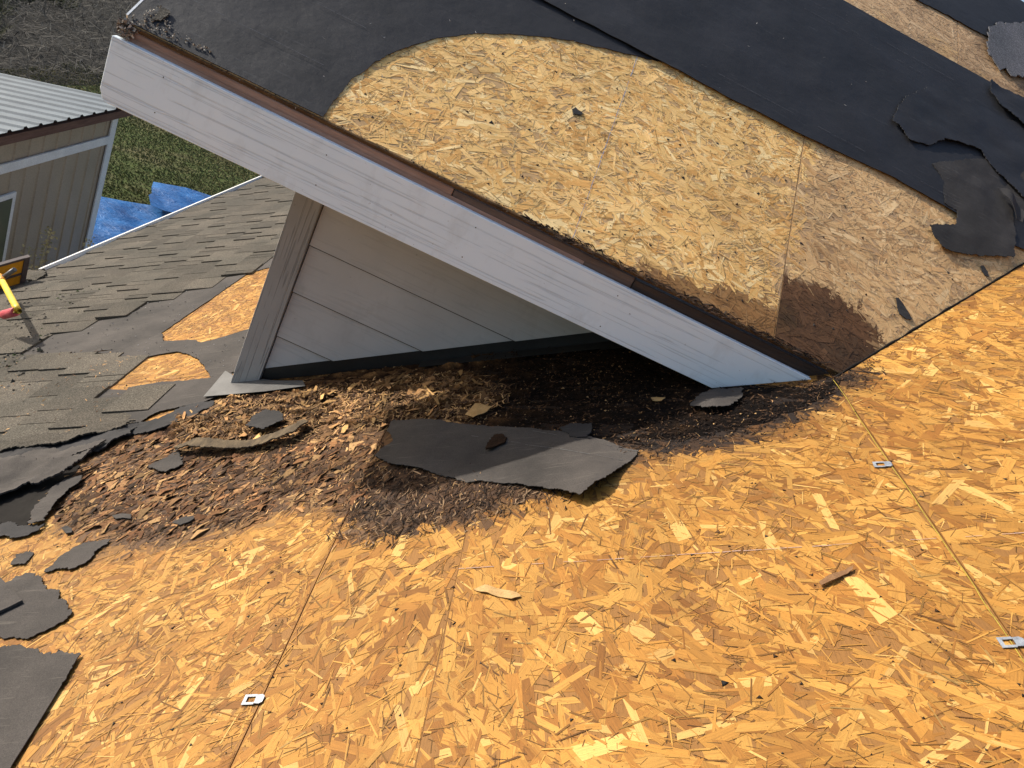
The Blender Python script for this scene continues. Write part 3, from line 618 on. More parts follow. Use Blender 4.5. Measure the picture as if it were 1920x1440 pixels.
# flashing: upright leg in overlapping steps, flange on the deck
for k in range(7):
    x0 = -.53+k*.165; x1 = x0+.20
    h0 = gapz+.004
    prism(vert(WY), [(x0, zA(x0)+.004), (x1, zA(x1)+.004), (x1, zA(x1)+h0+.012), (x0, zA(x0)+h0+.012)], .001+.0009*(k % 2), .0019+.0009*(k % 2), 'step_flashing', M_DARKMETAL, dorm)
    prism(FA, rect(WY-.055+rnd.uniform(-.006, .006), x0/CT+.0, WY+.002, x1/CT), .0125+.0012*(k % 2)-.007*(k > 2), .0137+.0012*(k % 2)-.007*(k > 2), 'flashing_flange', M_DARKMETAL, dorm)
LFL = [(2.2143, -1.3597), (2.292, -1.3647), (2.4239, -1.3736), (2.3713, -1.3207), (2.2846, -1.1305), (2.2611, -1.0281), (2.2152, -1.0035), (2.2056, -1.1383)]
sheet(FA, LFL, .017, .0012, 'flashing_flange', M_GREYMETAL, dorm, .02, amp=.001, seed=31, tear=.0)

# ---------------------------------------------------------------- rotten area
BAND = [(2.1567, -1.4151), (2.1965, -1.3496), (2.2498, -1.2119), (2.2973, -1.0592), (2.3506, -0.9242), (2.3612, -0.4432), (2.368, -0.0517), (2.2646, 0.1625), (1.9863, 0.274), (1.9154, 0.4785), (1.9415, 0.6087), (1.8299, 0.5364), (1.7287, 0.3945), (1.678, 0.207), (1.6562, 0.038), (1.7672, -0.1748), (1.8562, -0.4135), (1.8987, -0.6355), (1.9099, -0.8613), (1.8527, -0.9704), (1.8477, -1.1138), (1.8559, -1.2491), (1.9405, -1.3769), (2.0519, -1.4355)]
def rot_height(P):
    d = sdist(P, BAND); e = sstep(d, 0, .05)
    q = np.stack([P[:, 0]*1.0+P[:, 1]*.25, P[:, 1]], 1)
    n1 = fbm(np.stack([q[:, 0]*2.0, q[:, 1]], 1), 15, 51, 5)*1.3; n2 = 1-np.abs(fbm(np.stack([q[:, 0]*3, q[:, 1]], 1), 16, 61, 4))*2
    leftf = 1-sstep(P[:, 1], -.35, -.05)*.65
    return e*(.002+(.012*n1+.009*n2)*leftf)
def field(poly, hf, cf, step, name, mat):
    a = np.array(poly); x0, y0 = a.min(0)-.02; x1, y1 = a.max(0)+.02
    nx, ny = int((x1-x0)/step), int((y1-y0)/step); X, Y_ = np.meshgrid(np.linspace(x0, x1, nx), np.linspace(y0, y1, ny)); P = np.stack([X.ravel(), Y_.ravel()], 1)
    P = P + np.random.default_rng(3).uniform(-.3, .3, P.shape)*step
    h = hf(P); d = sdist(P, poly)
    I = np.arange(nx*ny).reshape(ny, nx); F = np.stack([I[:-1, :-1], I[:-1, 1:], I[1:, 1:], I[1:, :-1]], -1).reshape(-1, 4)
    keep = (d[F] > 0).all(1); F = F[keep]; used = np.unique(F); mp = -np.ones(len(P), int); mp[used] = np.arange(len(used))
    return from_arrays(name, FA.arr(np.column_stack([P[used], h[used]])), mp[F], mat, None, cf(P[used], h[used]), None, True)
def rot_col(P, h):
    t = sstep(h+fbm(P, 30, 71)*.008, .0, .022); base = np.array([.035, .016, .008])[None]
    c = lerp(np.tile(base, (len(P), 1)), (.40, .20, .075), t*np.clip(.75+vn(P, 45, 8)*.5, 0, 1))  # light painted by height: dark crevices, bright sunlit tops
    dk = sstep(P[:, 1], -.50, -.1)+sstep(sdist(P, ROTSHADE), -.03, .05)*.5; c = lerp(c, c*.16, np.clip(dk, 0, 1)); return c  # right part blackened as painted shade below wall and fascia
tag(field(BAND, rot_height, rot_col, .0048, 'rotten_wood', M_ROTC), 'crumbled rotten sheathing under the dormer wall and fascia, shade painted in', 'rotten wood', kind='stuff')
def splinters(fr, n, poly, seed, L, W, pal, hmax, tilt, ang=0.2, spread=.7, fade=0., hfun=None, curl=.3):
    r = np.random.default_rng(seed); a = np.array(poly); lo, hi = a.min(0), a.max(0)
    P = r.uniform(lo, hi, (n*4, 2)); d = sdist(P, poly)+r.normal(0, fade, n*4) if fade else sdist(P, poly); P = P[d > 0][:n]; n = len(P)
    ln = r.uniform(L[0], L[1], n)*r.uniform(.4, 1, n)/2; wd = r.uniform(W[0], W[1], n)/2; th = ang+r.normal(0, spread, n); tl = np.abs(r.normal(0, tilt, n)); h = r.uniform(0, hmax, n)**1.0
    if hfun is not None: h = h+np.maximum(hfun(P), 0)
    V = np.zeros((n, 6, 3)); c, s = np.cos(th), np.sin(th); bend = r.normal(0, curl, n)*ln; sg = r.choice([-1, 1], n)
    for k, (x, y) in enumerate(((-1, -.5), (0, -1), (1, -.4), (1, .4), (0, 1), (-1, .6))):
        px, py = x*ln, y*wd+ (bend if x == 0 else 0); V[:, k, 0] = P[:, 0]+px*c-py*s; V[:, k, 1] = P[:, 1]+px*s+py*c
        V[:, k, 2] = h+.0012+(x*sg+1)*ln*np.sin(tl)+y*wd*r.normal(0, .5, n)
    V[:, :, 2] = np.maximum(V[:, :, 2], .0005)
    C = np.array(pal)[r.integers(0, len(pal), n)]*r.uniform(.6, 1.2, (n, 1))*np.clip(1+.9*fbm(P, 9, seed), .25, 1.8)[:, None]
    F = np.arange(n*6).reshape(n, 6); F = np.concatenate([F[:, [0, 1, 4, 5]], F[:, [1, 2, 3, 4]]])
    return fr.arr(V.reshape(-1, 3)), F, np.repeat(C, 6, 0)
def multi(name, sets, mat=None):
    V = []; F = []; C = []; o = 0
    for v, f_, c in sets: V.append(v); F.append(f_+o); C.append(c); o += len(v)
    same = len({f_.shape[1] for f_ in F}) == 1
    return from_arrays(name, np.vstack(V), np.vstack(F) if same else [tuple(r_) for f_ in F for r_ in f_.tolist()], mat or M_ATTR, None, np.vstack(C))
BR = [(.32, .18, .08), (.22, .12, .06), (.12, .065, .035), (.42, .25, .11), (.07, .04, .025), (.50, .30, .13)]
GB = [(.22, .105, .042), (.16, .072, .030), (.31, .165, .07), (.085, .04, .018), (.40, .235, .10), (.05, .027, .014)]
DKP = [(.030, .016, .009), (.06, .03, .014), (.018, .011, .008), (.10, .05, .022)]
LEFTB = [(2.1359, -1.4048), (2.1879, -1.3456), (2.1844, -1.1301), (2.2164, -0.8854), (2.2256, -0.4967), (2.0491, -0.31), (1.8659, -0.3848), (1.8987, -0.6355), (1.8933, -0.856), (1.8367, -0.9645), (1.8346, -1.1243), (1.8622, -1.2855)]
sets = [splinters(FA, 5500, LEFTB, 1, (.012, .05), (.001, .005), BR, .003, .12, .2, .9, .02, rot_height),
        splinters(FA, 260, LEFTB, 7, (.03, .08), (.006, .018), [(.50, .29, .11), (.38, .2, .08), (.2, .11, .05)], .004, .08, .3, .6, .0, rot_height),
        splinters(FA, 3000, GREYROT, 2, (.010, .040), (.001, .005), GB, .002, .06, .45, .6, .03), splinters(FA, 1000, GREYROT, 12, (.03, .08), (.006, .020), GB, .0008, .012, .45, .5, .02),
        splinters(FA, 3000, ROT, 3, (.010, .035), (.0008, .003), BR+DKP, .002, .10, .3, .9, .03),
        splinters(FA, 5000, ROTSHADE, 4, (.004, .018), (.001, .004), DKP, .003, .3, .3, 1.5, .04, rot_height),
        splinters(FA, 1400, WET, 5, (.015, .05), (.001, .004), DKP+[(.25, .16, .09)], .002, .08, .2, .6, .02)]
tag(multi('wood_splinters', sets), 'shredded splinters of rotten strand board scattered below the dormer', 'splinters', kind='stuff')
def crumbs(fr, n, poly, seed, size, pal, hfun=None, fade=0., sq=.6):
    r = np.random.default_rng(seed); a = np.array(poly); lo, hi = a.min(0), a.max(0); P = r.uniform(lo, hi, (n*5, 2)); d = sdist(P, poly)+(r.normal(0, fade, n*5) if fade else 0); P = P[d > 0][:n]; n = len(P)
    s = r.uniform(size[0], size[1], n)*r.uniform(.5, 1, n); base = np.array([(1, 0, 0), (-.4, .9, 0), (-.5, -.8, 0), (.1, .1, 1.), (0, 0, -.5)])
    V = base[None]*s[:, None, None]*r.uniform(.5, 1.3, (n, 5, 3)); th = r.uniform(0, 6.28, n); c, s2 = np.cos(th)[:, None], np.sin(th)[:, None]
    x, y = V[:, :, 0]*c-V[:, :, 1]*s2, V[:, :, 0]*s2+V[:, :, 1]*c; V[:, :, 0] = x+P[:, :1]; V[:, :, 1] = y+P[:, 1:]; V[:, :, 2] = V[:, :, 2]*sq+.0012+(np.maximum(hfun(P), 0)[:, None] if hfun is not None else 0)
    T = np.array([(0, 1, 3), (1, 2, 3), (2, 0, 3), (1, 0, 4), (2, 1, 4), (0, 2, 4)]); F = (np.arange(n)[:, None, None]*5+T[None]).reshape(-1, 3)
    C = np.array(pal)[r.integers(0, len(pal), n)]*r.uniform(.6, 1.3, (n, 1)); return fr.arr(V.reshape(-1, 3)), F, np.repeat(C, 5, 0)
FULLA = [(.45, -1.3), (.45, 1.3), (2.3, 1.3), (1.9, .6), (1.5, .2), (1.2, -.3), (1.45, -1.0), (1.75, -1.5)]
ASH = [(.03, .028, .027), (.05, .045, .04), (.02, .018, .018)]
sets = [crumbs(FA, 260, FULLA, 31, (.0020, .0060), ASH, None, 0, .4), crumbs(FA, 130, FULLA, 37, (.0040, .0085), ASH+DKP, None, 0, .15), crumbs(FA, 2600, FULLA, 32, (.0006, .0020), ASH+DKP, None, 0, .4),
        crumbs(FA, 900, ROT, 33, (.002, .006), BR+ASH, None, .03), crumbs(FA, 1500, BAND, 34, (.002, .007), BR+DKP, rot_height, .02),
        crumbs(FA, 1600, ROTSHADE, 35, (.0015, .005), DKP+ASH, None, .06),
        crumbs(FA, 500, [(1.8909, 0.4725), (1.9666, 0.5747), (2.0466, 0.7108), (2.2594, 0.9317), (2.455, 1.2134), (2.5409, 1.3329), (2.5033, 1.3149), (2.2011, 0.9095), (1.9675, 0.7123), (1.8625, 0.5984)], 36, (.001, .004), ASH+BR, None, .004)]
tag(multi('dark_debris', sets), 'black grit, asphalt crumbs and nail holes dotted over the orange boards', 'debris', kind='stuff')
FULLB = [(-.5, .03), (.9, .03), (1.2, .3), (1.5, .6), (1.3, .8), (.4, .8), (-.3, .5)]
sets = [crumbs(FB, 95, FULLB, 47, (.0045, .0095), ASH+DKP, None, 0, .15), crumbs(FB, 110, FULLB, 41, (.0026, .0060), ASH+[(.12, .05, .03)], None, 0, .5), crumbs(FB, 700, FULLB, 42, (.0006, .0018), ASH+DKP, None, 0, .4),
        splinters(FB, 60, [(-.95, .1), (-.3, .1), (.9, 1.0), (1.3, 1.7), (-.5, 1.7)], 43, (.004, .02), (.0006, .002), [(.5, .45, .4)], .0, .05, .3, 1, 0, lambda P: np.full(len(P), .011)),
        splinters(FB, 260, [(.1, -.012), (1.0, -.012), (1.0, .010), (.1, .010)], 48, (.012, .05), (.002, .006), [(.05, .028, .016), (.10, .055, .03), (.03, .02, .014)], .001, .08, 0, .3, 0, lambda P: np.full(len(P), -.0)), crumbs(FB, 500, [(-.94, -.010), (1.0, -.010), (1.0, .006), (-.94, .006)], 46, (.0012, .0042), [(.06, .04, .03), (.12, .08, .05), (.03, .025, .02)], lambda P: np.full(len(P), -.004)),
        crumbs(FB, 160, [(-0.9645, 0.0084), (-0.9361, 0.1004), (-0.8636, 0.0435), (-0.7356, 0.0344), (-0.8823, 0.0044)], 44, (.002, .006), [(.4, .36, .3), (.2, .15, .1)], lambda P: np.full(len(P), .005))]
tag(multi('roof_grit', sets), 'small dark grit and pale flecks on the dormer roof', 'debris', kind='stuff')
sets = [crumbs(FA, 110, FELT1, 51, (.003, .007), [(.03, .03, .03), (.25, .24, .23)], lambda P: np.full(len(P), .007)), crumbs(FA, 60, FELT2, 52, (.003, .006), [(.03, .03, .03), (.3, .3, .3)], lambda P: np.full(len(P), .010)),
        crumbs(FA, 350, [(3.9407, -3.4108), (4.3726, -3.513), (3.7494, -2.8533), (3.0545, -2.5071), (2.8155, -2.4936), (2.7067, -2.4875)], 53, (.004, .018), [(.05, .045, .04), (.02, .02, .018), (.10, .09, .07), (.05, .07, .025), (.2, .18, .15)], lambda P: np.full(len(P), .010), .1),
        crumbs(FA, 120, [(3.1396, -2.8113), (3.0822, -2.6063), (2.3505, -2.1563), (2.3665, -2.2329)], 54, (.005, .02), [(.04, .06, .02), (.03, .03, .025), (.22, .2, .17)], lambda P: np.full(len(P), .010), .05),
        splinters(FA, 500, lower, 55, (.01, .03), (.001, .004), BR, .004, .2, .3, 1.2, 0, lambda P: np.full(len(P), .012)),
        crumbs(FA, 60, patch1, 56, (.002, .005), ASH), crumbs(FA, 50, patch2, 57, (.002, .006), ASH+BR)]
tag(multi('moss_and_grit', sets), 'grit, moss and splinters lying on the old shingles at the left', 'debris', kind='stuff')
# clump of nest-like debris on the left end of the fascia
P0 = FR(-.958, fa_top+.024, -.02)
def clump():
    r = np.random.default_rng(9); n = 500; c = r.normal(0, 1, (n, 3)); c /= np.linalg.norm(c, axis=1)[:, None]; c *= r.uniform(.4, 1, (n, 1))*np.array([.020, .016, .020])
    d = r.normal(0, 1, (n, 3)); d /= np.linalg.norm(d, axis=1)[:, None]; e = np.cross(d, r.normal(0, 1, (n, 3))); e /= np.linalg.norm(e, axis=1)[:, None]
    l_ = r.uniform(.004, .013, (n, 1)); w_ = r.uniform(.001, .004, (n, 1)); V = np.stack([c-d*l_-e*w_, c+d*l_-e*w_*.5, c+d*l_+e*w_*.6, c-d*l_+e*w_], 1)+P0
    C = np.array([(.60, .55, .46), (.30, .25, .20), (.20, .15, .12), (.45, .38, .30), (.08, .06, .05)])[r.integers(0, 5, n)]
    return V.reshape(-1, 3), np.arange(n*4).reshape(n, 4), np.repeat(C, 4, 0)
o = multi('debris_clump', [clump()]); tag(o, 'clump of shredded bark-like debris on the upper left corner of the white fascia', 'debris clump')

# ---------------------------------------------------------------- loose felt and shingle pieces on the main roof
def scrap(name, px, off, th_, mat, label, cat='felt scrap', h=None, amp=.004, seed=0, tear=.0045, grid=.010, step=.004, smooth=(), ns=9):
    return tag(sheet(FA, px, off, th_, name, mat, None, grid, h, amp, seed, tear, step, smooth, ns), label, cat)
BIG = [(1.867, -0.6486), (1.9259, -0.6447), (1.8977, -0.5326), (1.8519, -0.407), (1.8144, -0.2883), (1.7646, -0.1608), (1.7166, -0.0648), (1.6415, 0.0344), (1.5982, 0.0126), (1.5589, -0.0095), (1.519, -0.0321), (1.4848, -0.0538), (1.4589, -0.0818), (1.4376, -0.1081), (1.4755, -0.154), (1.5252, -0.2391), (1.5647, -0.3492), (1.5625, -0.3816), (1.6061, -0.448), (1.6489, -0.5311), (1.6813, -0.6043), (1.7322, -0.654), (1.7655, -0.6385), (1.7987, -0.6163)]
bigc = np.array(BIG).mean(0)
tipp = np.array([(1.4785, -0.0696)][0])
scrap('felt_sheet', BIG, .006, .0018, M_FELTA, 'large loose torn dark felt sheet lying across the rotten wood below the dormer', h=lambda a, b: .030*max(0, 1-math.dist((a, b), tipp)/.17)**1.5+.004*abs(math.sin(b*9)), amp=.006, seed=61, tear=.0025)
bigh = lambda a, b: .0070+.030*max(0, 1-math.dist((a, b), tipp)/.17)**1.5+.004*abs(math.sin(b*9))+.006*float(fbm(np.array([[a, b]]), 9, 61)[0])
for q_, s_ in (([(1.7881, -0.3973), (1.5868, 0.0082)], 11), ([(1.7777, -0.2315), (1.6372, 0.0303)], 12)):
    lo_ = chalk(FA, q_[0], q_[1], .0018, 'chalk_mark', M_GREYMETAL, bpy.data.objects['felt_sheet'], .25, bigh, s_)
HOLE = [(1.702, -0.3487), (1.7387, -0.3415), (1.776, -0.331), (1.772, -0.3092), (1.753, -0.2976), (1.726, -0.3009), (1.7182, -0.3184), (1.705, -0.3351)]
scrap('felt_hole_patch', HOLE, .016, .004, M_HOLE, 'thin dark patch standing in for a hole in the large loose felt sheet', 'hole patch', amp=.01, seed=62, tear=.003, grid=.006)  # dark sheet added where the felt has a hole
BG2 = [(1.7846, -0.1612), (1.7953, -0.1262), (1.7889, -0.0772), (1.7571, -0.0749), (1.7092, -0.0837), (1.7288, -0.1325)]
scrap('felt_scrap', BG2, .012, .002, M_FELTD, 'small dark felt scrap behind the upper edge of the large loose sheet', seed=63)
TIPS = [(1.8265, 0.1796), (1.8621, 0.1994), (1.8859, 0.2347), (1.9044, 0.2963), (1.901, 0.3263), (1.8611, 0.3204), (1.8282, 0.3022), (1.8008, 0.276), (1.7899, 0.2435), (1.7998, 0.2087)]
scrap('felt_scrap', TIPS, .014, .0018, M_FELTA, 'curled dark felt scrap just below the pointed end of the white fascia', h=lambda a, b: .010*math.sin(b*20)**2, seed=64)
S1 = [(1.7849, -1.3326), (1.816, -1.3115), (1.842, -1.2902), (1.8712, -1.285), (1.8726, -1.2757), (1.8262, -1.2493), (1.778, -1.2189), (1.7548, -1.2313), (1.7411, -1.2498), (1.7581, -1.2875)]
scrap('felt_scrap', S1, .010, .002, M_FELTA, 'arrowhead shaped grey felt scrap on the shredded wood left of centre', seed=65)
S2 = [(1.5467, -1.299), (1.5526, -1.2728), (1.5442, -1.2445), (1.522, -1.232), (1.5302, -1.2599), (1.5279, -1.2776)]
scrap('felt_scrap', S2, .008, .002, M_FELTA, 'short dark felt strip on splinters, below the arrowhead shaped scrap', seed=66, grid=.008, tear=.001)
S3 = [(1.4903, -1.105), (1.5101, -1.0867), (1.5109, -1.0589), (1.4989, -1.0517), (1.4846, -1.0602), (1.4759, -1.0768)]
scrap('felt_scrap', S3, .008, .002, M_FELTA, 'thin dark felt sliver at the lower edge of the brown stain left of centre', seed=67, grid=.008, tear=.001)
S4 = [(1.5067, -1.4129), (1.5144, -1.4032), (1.4981, -1.3794), (1.4814, -1.3686), (1.4787, -1.3829)]
scrap('felt_scrap', S4, .007, .002, M_FELTA, 'coin sized felt scrap right of the curled felt at the left edge', seed=68, grid=.008, tear=.001)
S5 = [(1.3714, -1.4573), (1.4087, -1.4688), (1.4222, -1.4426), (1.3975, -1.4224), (1.3661, -1.4073), (1.3646, -1.4299)]
scrap('felt_scrap', S5, .006, .002, M_FELTA, 'small grey felt scrap above the ragged scrap at the left edge', seed=69)
S6 = [(1.3327, -1.3442), (1.3587, -1.3373), (1.3918, -1.3345), (1.4224, -1.3179), (1.4432, -1.3), (1.4371, -1.2652), (1.4439, -1.2341), (1.4213, -1.2361), (1.4061, -1.2464), (1.3928, -1.2535), (1.3665, -1.2468), (1.3497, -1.2526), (1.3347, -1.2727), (1.3369, -1.3119)]
scrap('felt_scrap', S6, .006, .002, M_FELTA, 'long narrow ragged felt scrap pointing up right at the left of the boards', seed=70)
S7 = [(1.2562, -1.5898), (1.3165, -1.5575), (1.3148, -1.4459), (1.3042, -1.4136), (1.3225, -1.4106), (1.3289, -1.381), (1.3116, -1.3392), (1.2872, -1.3131), (1.2728, -1.2941), (1.2494, -1.2498), (1.2303, -1.2283), (1.2151, -1.2082), (1.1828, -1.1748), (1.1592, -1.1766), (1.1461, -1.1874), (1.1333, -1.1993), (1.124, -1.2158), (1.1115, -1.2275), (1.1186, -1.2627), (1.128, -1.3061), (1.0847, -1.4428)]
scrap('felt_scrap', S7, .007, .002, M_FELTA, 'ragged grey felt scrap with rounded torn end, under the brown shingle piece', seed=71)
S8 = [(1.4023, -1.7298), (1.3209, -1.4504), (1.2726, -1.385), (1.2194, -1.3127), (1.201, -1.3301), (1.1846, -1.3485), (1.1012, -1.4694)]
scrap('shingle_piece', S8, .019, .006, M_FELTA, 'brown straight cut shingle piece lying on the ragged felt at the left edge', 'shingle piece', seed=72, tear=0)
S9 = [(1.1408, -1.6976), (1.1123, -1.4168), (1.0918, -1.279), (1.09, -1.2538), (1.0892, -1.2236), (1.0782, -1.1899), (1.0593, -1.1422), (1.0599, -1.1105), (1.0591, -1.0792), (1.0409, -1.0733), (1.0073, -1.0673), (0.9752, -1.0637), (0.8884, -1.0524), (0.8097, -1.0415), (0.6983, -1.0114), (0.7042, -1.2675)]
scrap('felt_sheet', S9, .008, .0022, M_FELTA, 'big grey felt sheet with straight right edge in the bottom left corner', h=lambda a, b: 0, amp=.004, seed=73, grid=.03, smooth=(11, 12, 13, 14))
# stacked torn shingle layers at the left edge
L1 = [(2.0512, -2.3911), (2.0044, -1.9619), (2.0086, -1.8518), (2.0266, -1.7445), (2.0656, -1.6739), (2.0577, -1.5761), (2.0746, -1.5174), (1.9872, -1.4904), (1.9485, -1.5305), (1.9021, -1.5556), (1.8588, -1.5895), (1.8128, -1.5977), (1.8505, -1.7232), (1.873, -1.8636), (1.8623, -2.2202)]
scrap('torn_shingle', L1, .012, .005, M_FELTD, 'wide dark torn shingle layer just below the intact shingles at the left edge', 'shingle layer', h=lambda a, b: .008*abs(math.sin(a*14+b*5)), amp=.012, seed=81, tear=.006, ns=16)
L1c = [(2.114, -2.4479), (2.0044, -1.9619), (2.0123, -1.8921), (2.0319, -1.8117), (2.0266, -1.7445), (2.0596, -1.6983), (2.0695, -1.6016), (2.0802, -1.5279), (2.0305, -1.5421), (1.9979, -1.6231), (1.9678, -1.6769), (1.9544, -1.7499), (1.9522, -1.8123), (1.9442, -1.9169), (1.9343, -2.2854)]
scrap('torn_shingle', L1c, .022, .005, M_SHIN, 'granule covered ragged shingle strip on top of the stacked torn layers at the left edge', 'shingle layer', h=lambda a, b: .006*abs(math.sin(a*9)), amp=.008, seed=181, tear=.007, ns=14)
L1d = [(1.8946, -1.8076), (1.9093, -1.7462), (1.9065, -1.6552), (1.9265, -1.5882), (1.9448, -1.5461), (1.9074, -1.5501), (1.8827, -1.5873), (1.8517, -1.6195), (1.8375, -1.6794), (1.8501, -1.758)]
scrap('torn_shingle', L1d, .030, .004, M_FELTA, 'slim grey torn strip lying across the stacked dark layers at the left edge', 'shingle layer', amp=.008, seed=182, tear=.006, ns=14)
L1b = [(2.0746, -1.5174), (2.0913, -1.4562), (2.1629, -1.4088), (2.1879, -1.3456), (2.1847, -1.3122), (2.1404, -1.2994), (2.116, -1.3249), (2.0734, -1.3284), (2.0136, -1.4154), (2.0003, -1.4709), (2.0001, -1.5247)]
scrap('torn_shingle', L1b, .012, .004, M_FELTD, 'grey torn shingle edge left of the bare metal flashing tip', 'shingle layer', amp=.006, seed=82)
L2 = [(1.9343, -2.2854), (1.873, -1.8636), (1.8438, -1.7186), (1.8051, -1.5859), (1.8392, -1.5428), (1.8663, -1.5251), (1.8017, -1.528), (1.7462, -1.551), (1.7165, -1.5889), (1.7139, -1.6448), (1.6774, -1.6844), (1.6566, -1.7016), (1.585, -1.9694)]
scrap('torn_shingle', L2, .030, .005, M_FELTA, 'brown torn shingle layer drooping over a black hollow at the left edge', 'shingle layer', h=lambda a, b: .018*math.sin(a*11)**2, amp=.014, seed=83, tear=.006, ns=14)
L3 = [(1.7476, -1.5601), (1.7624, -1.5117), (1.7073, -1.4901), (1.695, -1.5145), (1.6467, -1.5021), (1.6014, -1.4971), (1.5672, -1.4926), (1.5325, -1.475), (1.5279, -1.511), (1.5345, -1.5278), (1.5843, -1.5506), (1.6425, -1.5627), (1.7033, -1.5719)]
scrap('curled_felt', L3, .012, .002, M_FELTA, 'sunlit grey felt strip curling down beside the black hollow at left', h=lambda a, b: .006*math.sin(a*30)**2, amp=.005, seed=84)
L4 = [(1.5473, -1.8552), (1.5536, -1.6246), (1.5303, -1.5309), (1.53, -1.4733), (1.5006, -1.4726), (1.4824, -1.5043), (1.4912, -1.5778), (1.425, -1.7495)]
scrap('torn_felt', L4, .008, .002, M_FELTD, 'black torn felt at the foot of the hollow at the left edge', seed=85)
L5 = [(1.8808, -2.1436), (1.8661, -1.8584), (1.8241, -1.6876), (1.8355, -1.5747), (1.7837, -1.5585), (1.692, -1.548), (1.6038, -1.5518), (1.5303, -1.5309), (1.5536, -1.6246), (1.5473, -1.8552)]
scrap('torn_felt', L5, .004, .002, M_DARK, 'black sheet standing in for the shade inside the hollow at the left edge', seed=86)  # no real felt: black sheet added to paint the shade under the lifted layers
L6 = [(1.8688, -1.2888), (1.88, -1.1775), (1.868, -1.0572), (1.889, -0.9514), (1.942, -0.9125), (1.929, -0.8951), (1.8696, -0.9124), (1.8267, -0.9926), (1.8221, -1.1027), (1.8394, -1.2575)]
scrap('wood_ledge', L6, .026, .004, mat_simple('weathered_board', (.055, .042, .03), (.17, .125, .075), 20, .9, .6, 120, .2, .004, (3, 1, 1)), 'long weathered board splinter lifted at the lower edge of the rotten strip', 'wood piece', h=lambda a, b: .006*math.sin(b*25), amp=.008, seed=87)
L7 = [(1.9372, -1.0936), (2.0035, -1.0949), (2.0314, -1.0626), (2.0038, -1.0094), (1.945, -0.9797), (1.8917, -1.0176)]
scrap('felt_scrap', L7, .030, .002, M_FELTD, 'crumpled dark scrap stuck in the rotten strip left of centre', amp=.01, seed=88)

# valley gap and torn bits
VA, VB = [(1.962, 0.5941), (2.5714, 1.3718)]
pts = []
for t in np.linspace(0, 1, 60):
    a = VA[0]*(1-t)+VB[0]*t; b = VA[1]*(1-t)+VB[1]*t; pts.append((a, b))
def valley_x(y): return None
# exact intersection line of the planes
nvec = np.cross(nA, nB); nvec = nvec/np.linalg.norm(nvec)
if nvec[0] < 0: nvec = -nvec
Am = np.array([nA, nB, nvec]); bv = np.array([nA@OA, nB@OB, 0]); pv = np.linalg.solve(Am, bv)
def on_valley(x): return pv+nvec*((x-pv[0])/nvec[0])
vp = [on_valley(x)+nA*.002+Yv*-.002+np.array([0, 1, 1])*.003*noise.noise((x*25, 0, 0)) for x in np.linspace(1.02, 2.4, 120)]
tube('valley_gap', vp, [.0035+.002*noise.noise((i*.3, 0, 4)) for i in range(120)], M_DARK, roof, 6)

# ---------------------------------------------------------------- panel clips
def clip_obj(p, ang, label, full=True):
    t = thing('panel_clip', label, 'panel clip', 'galvanised panel clips in the board seams')
    ca_, sa_ = math.cos(ang), math.sin(ang)
    def T(pts): return [(p[0]+x*ca_-y*sa_, p[1]+x*sa_+y*ca_) for x, y in pts]
    o = .0028
    prism(FA, T(rect(-.011, -.020, .011, -.014)), o, o+.0012, 'clip_bar', M_CLIP, t)
    prism(FA, T(rect(-.011, -.014, -.006, .002)), o, o+.0012, 'clip_side', M_CLIP, t)
    prism(FA, T(rect(.006, -.014, .011, .002)), o, o+.0012, 'clip_side', M_CLIP, t)
    if full: prism(FA, T([(-.009, .002), (.009, .002), (.010, .012), (.006, .017), (-.006, .017), (-.010, .012)]), o+.0004, o+.0018, 'clip_tongue', M_CLIP, t)
    return t
c1, c2, c3 = [(0.9272, -0.6681), (1.4966, 0.5494), (0.969, 0.5646)]
clip_obj(c1, 0, 'small galvanised clip in the long seam at the bottom left of the boards')
clip_obj(c2, .1, 'tiny galvanised clip on the yellow seam nearest the dormer')
clip_obj(c3, 0, 'galvanised clip on the yellow seam at the right edge of the picture')
# wood chips
for pxs, lab, sd in (([(1535,1097),(1575,1076),(1601,1066),(1598,1074),(1560,1096),(1540,1104)], 'brown curled wood chip casting a shadow on the boards, right of centre', 1),
                 ([(1221,751),(1232,749),(1248,752),(1240,757),(1224,757)], 'pale wood chip in the black shade under the fascia', 2),
                 ([(888,1107),(910,1100),(970,1115),(978,1121),(960,1127),(900,1112)], 'long pale loose wood flake lying on the boards at bottom centre', 3),
                 ([(875,790),(893,768),(925,775),(915,785),(890,797)], 'orange splintered wood lump at the sunlit edge of the rotten area', 4)):
    pl = [[(-8.455, 5.865)][0]] if 0 else None
    CH = {1: [(1.13, 0.3174), (1.1561, 0.3614), (1.1682, 0.389), (1.1569, 0.3828), (1.1293, 0.34), (1.1199, 0.3193)], 2: [(1.9084, 0.0856), (1.9114, 0.1017), (1.8971, 0.1233), (1.8839, 0.1106), (1.8886, 0.0883)],
          3: [(1.1762, -0.316), (1.1849, -0.2938), (1.1557, -0.2284), (1.1459, -0.2195), (1.1387, -0.2373), (1.1672, -0.3023)], 4: [(1.8893, -0.4255), (1.9563, -0.4063), (1.9226, -0.3532), (1.8932, -0.3653), (1.8626, -0.3994)]}[sd]
    tag(sheet(FA, CH, {1: .007, 2: .008, 3: .0035, 4: .02}[sd], .0012, 'wood_chip', M_CHIP if sd != 1 else M_BARK, None, .006, (lambda a, b: .003*math.sin(b*60)**2), .001 if sd == 3 else .004, sd, .001, .006), lab, 'wood chip')

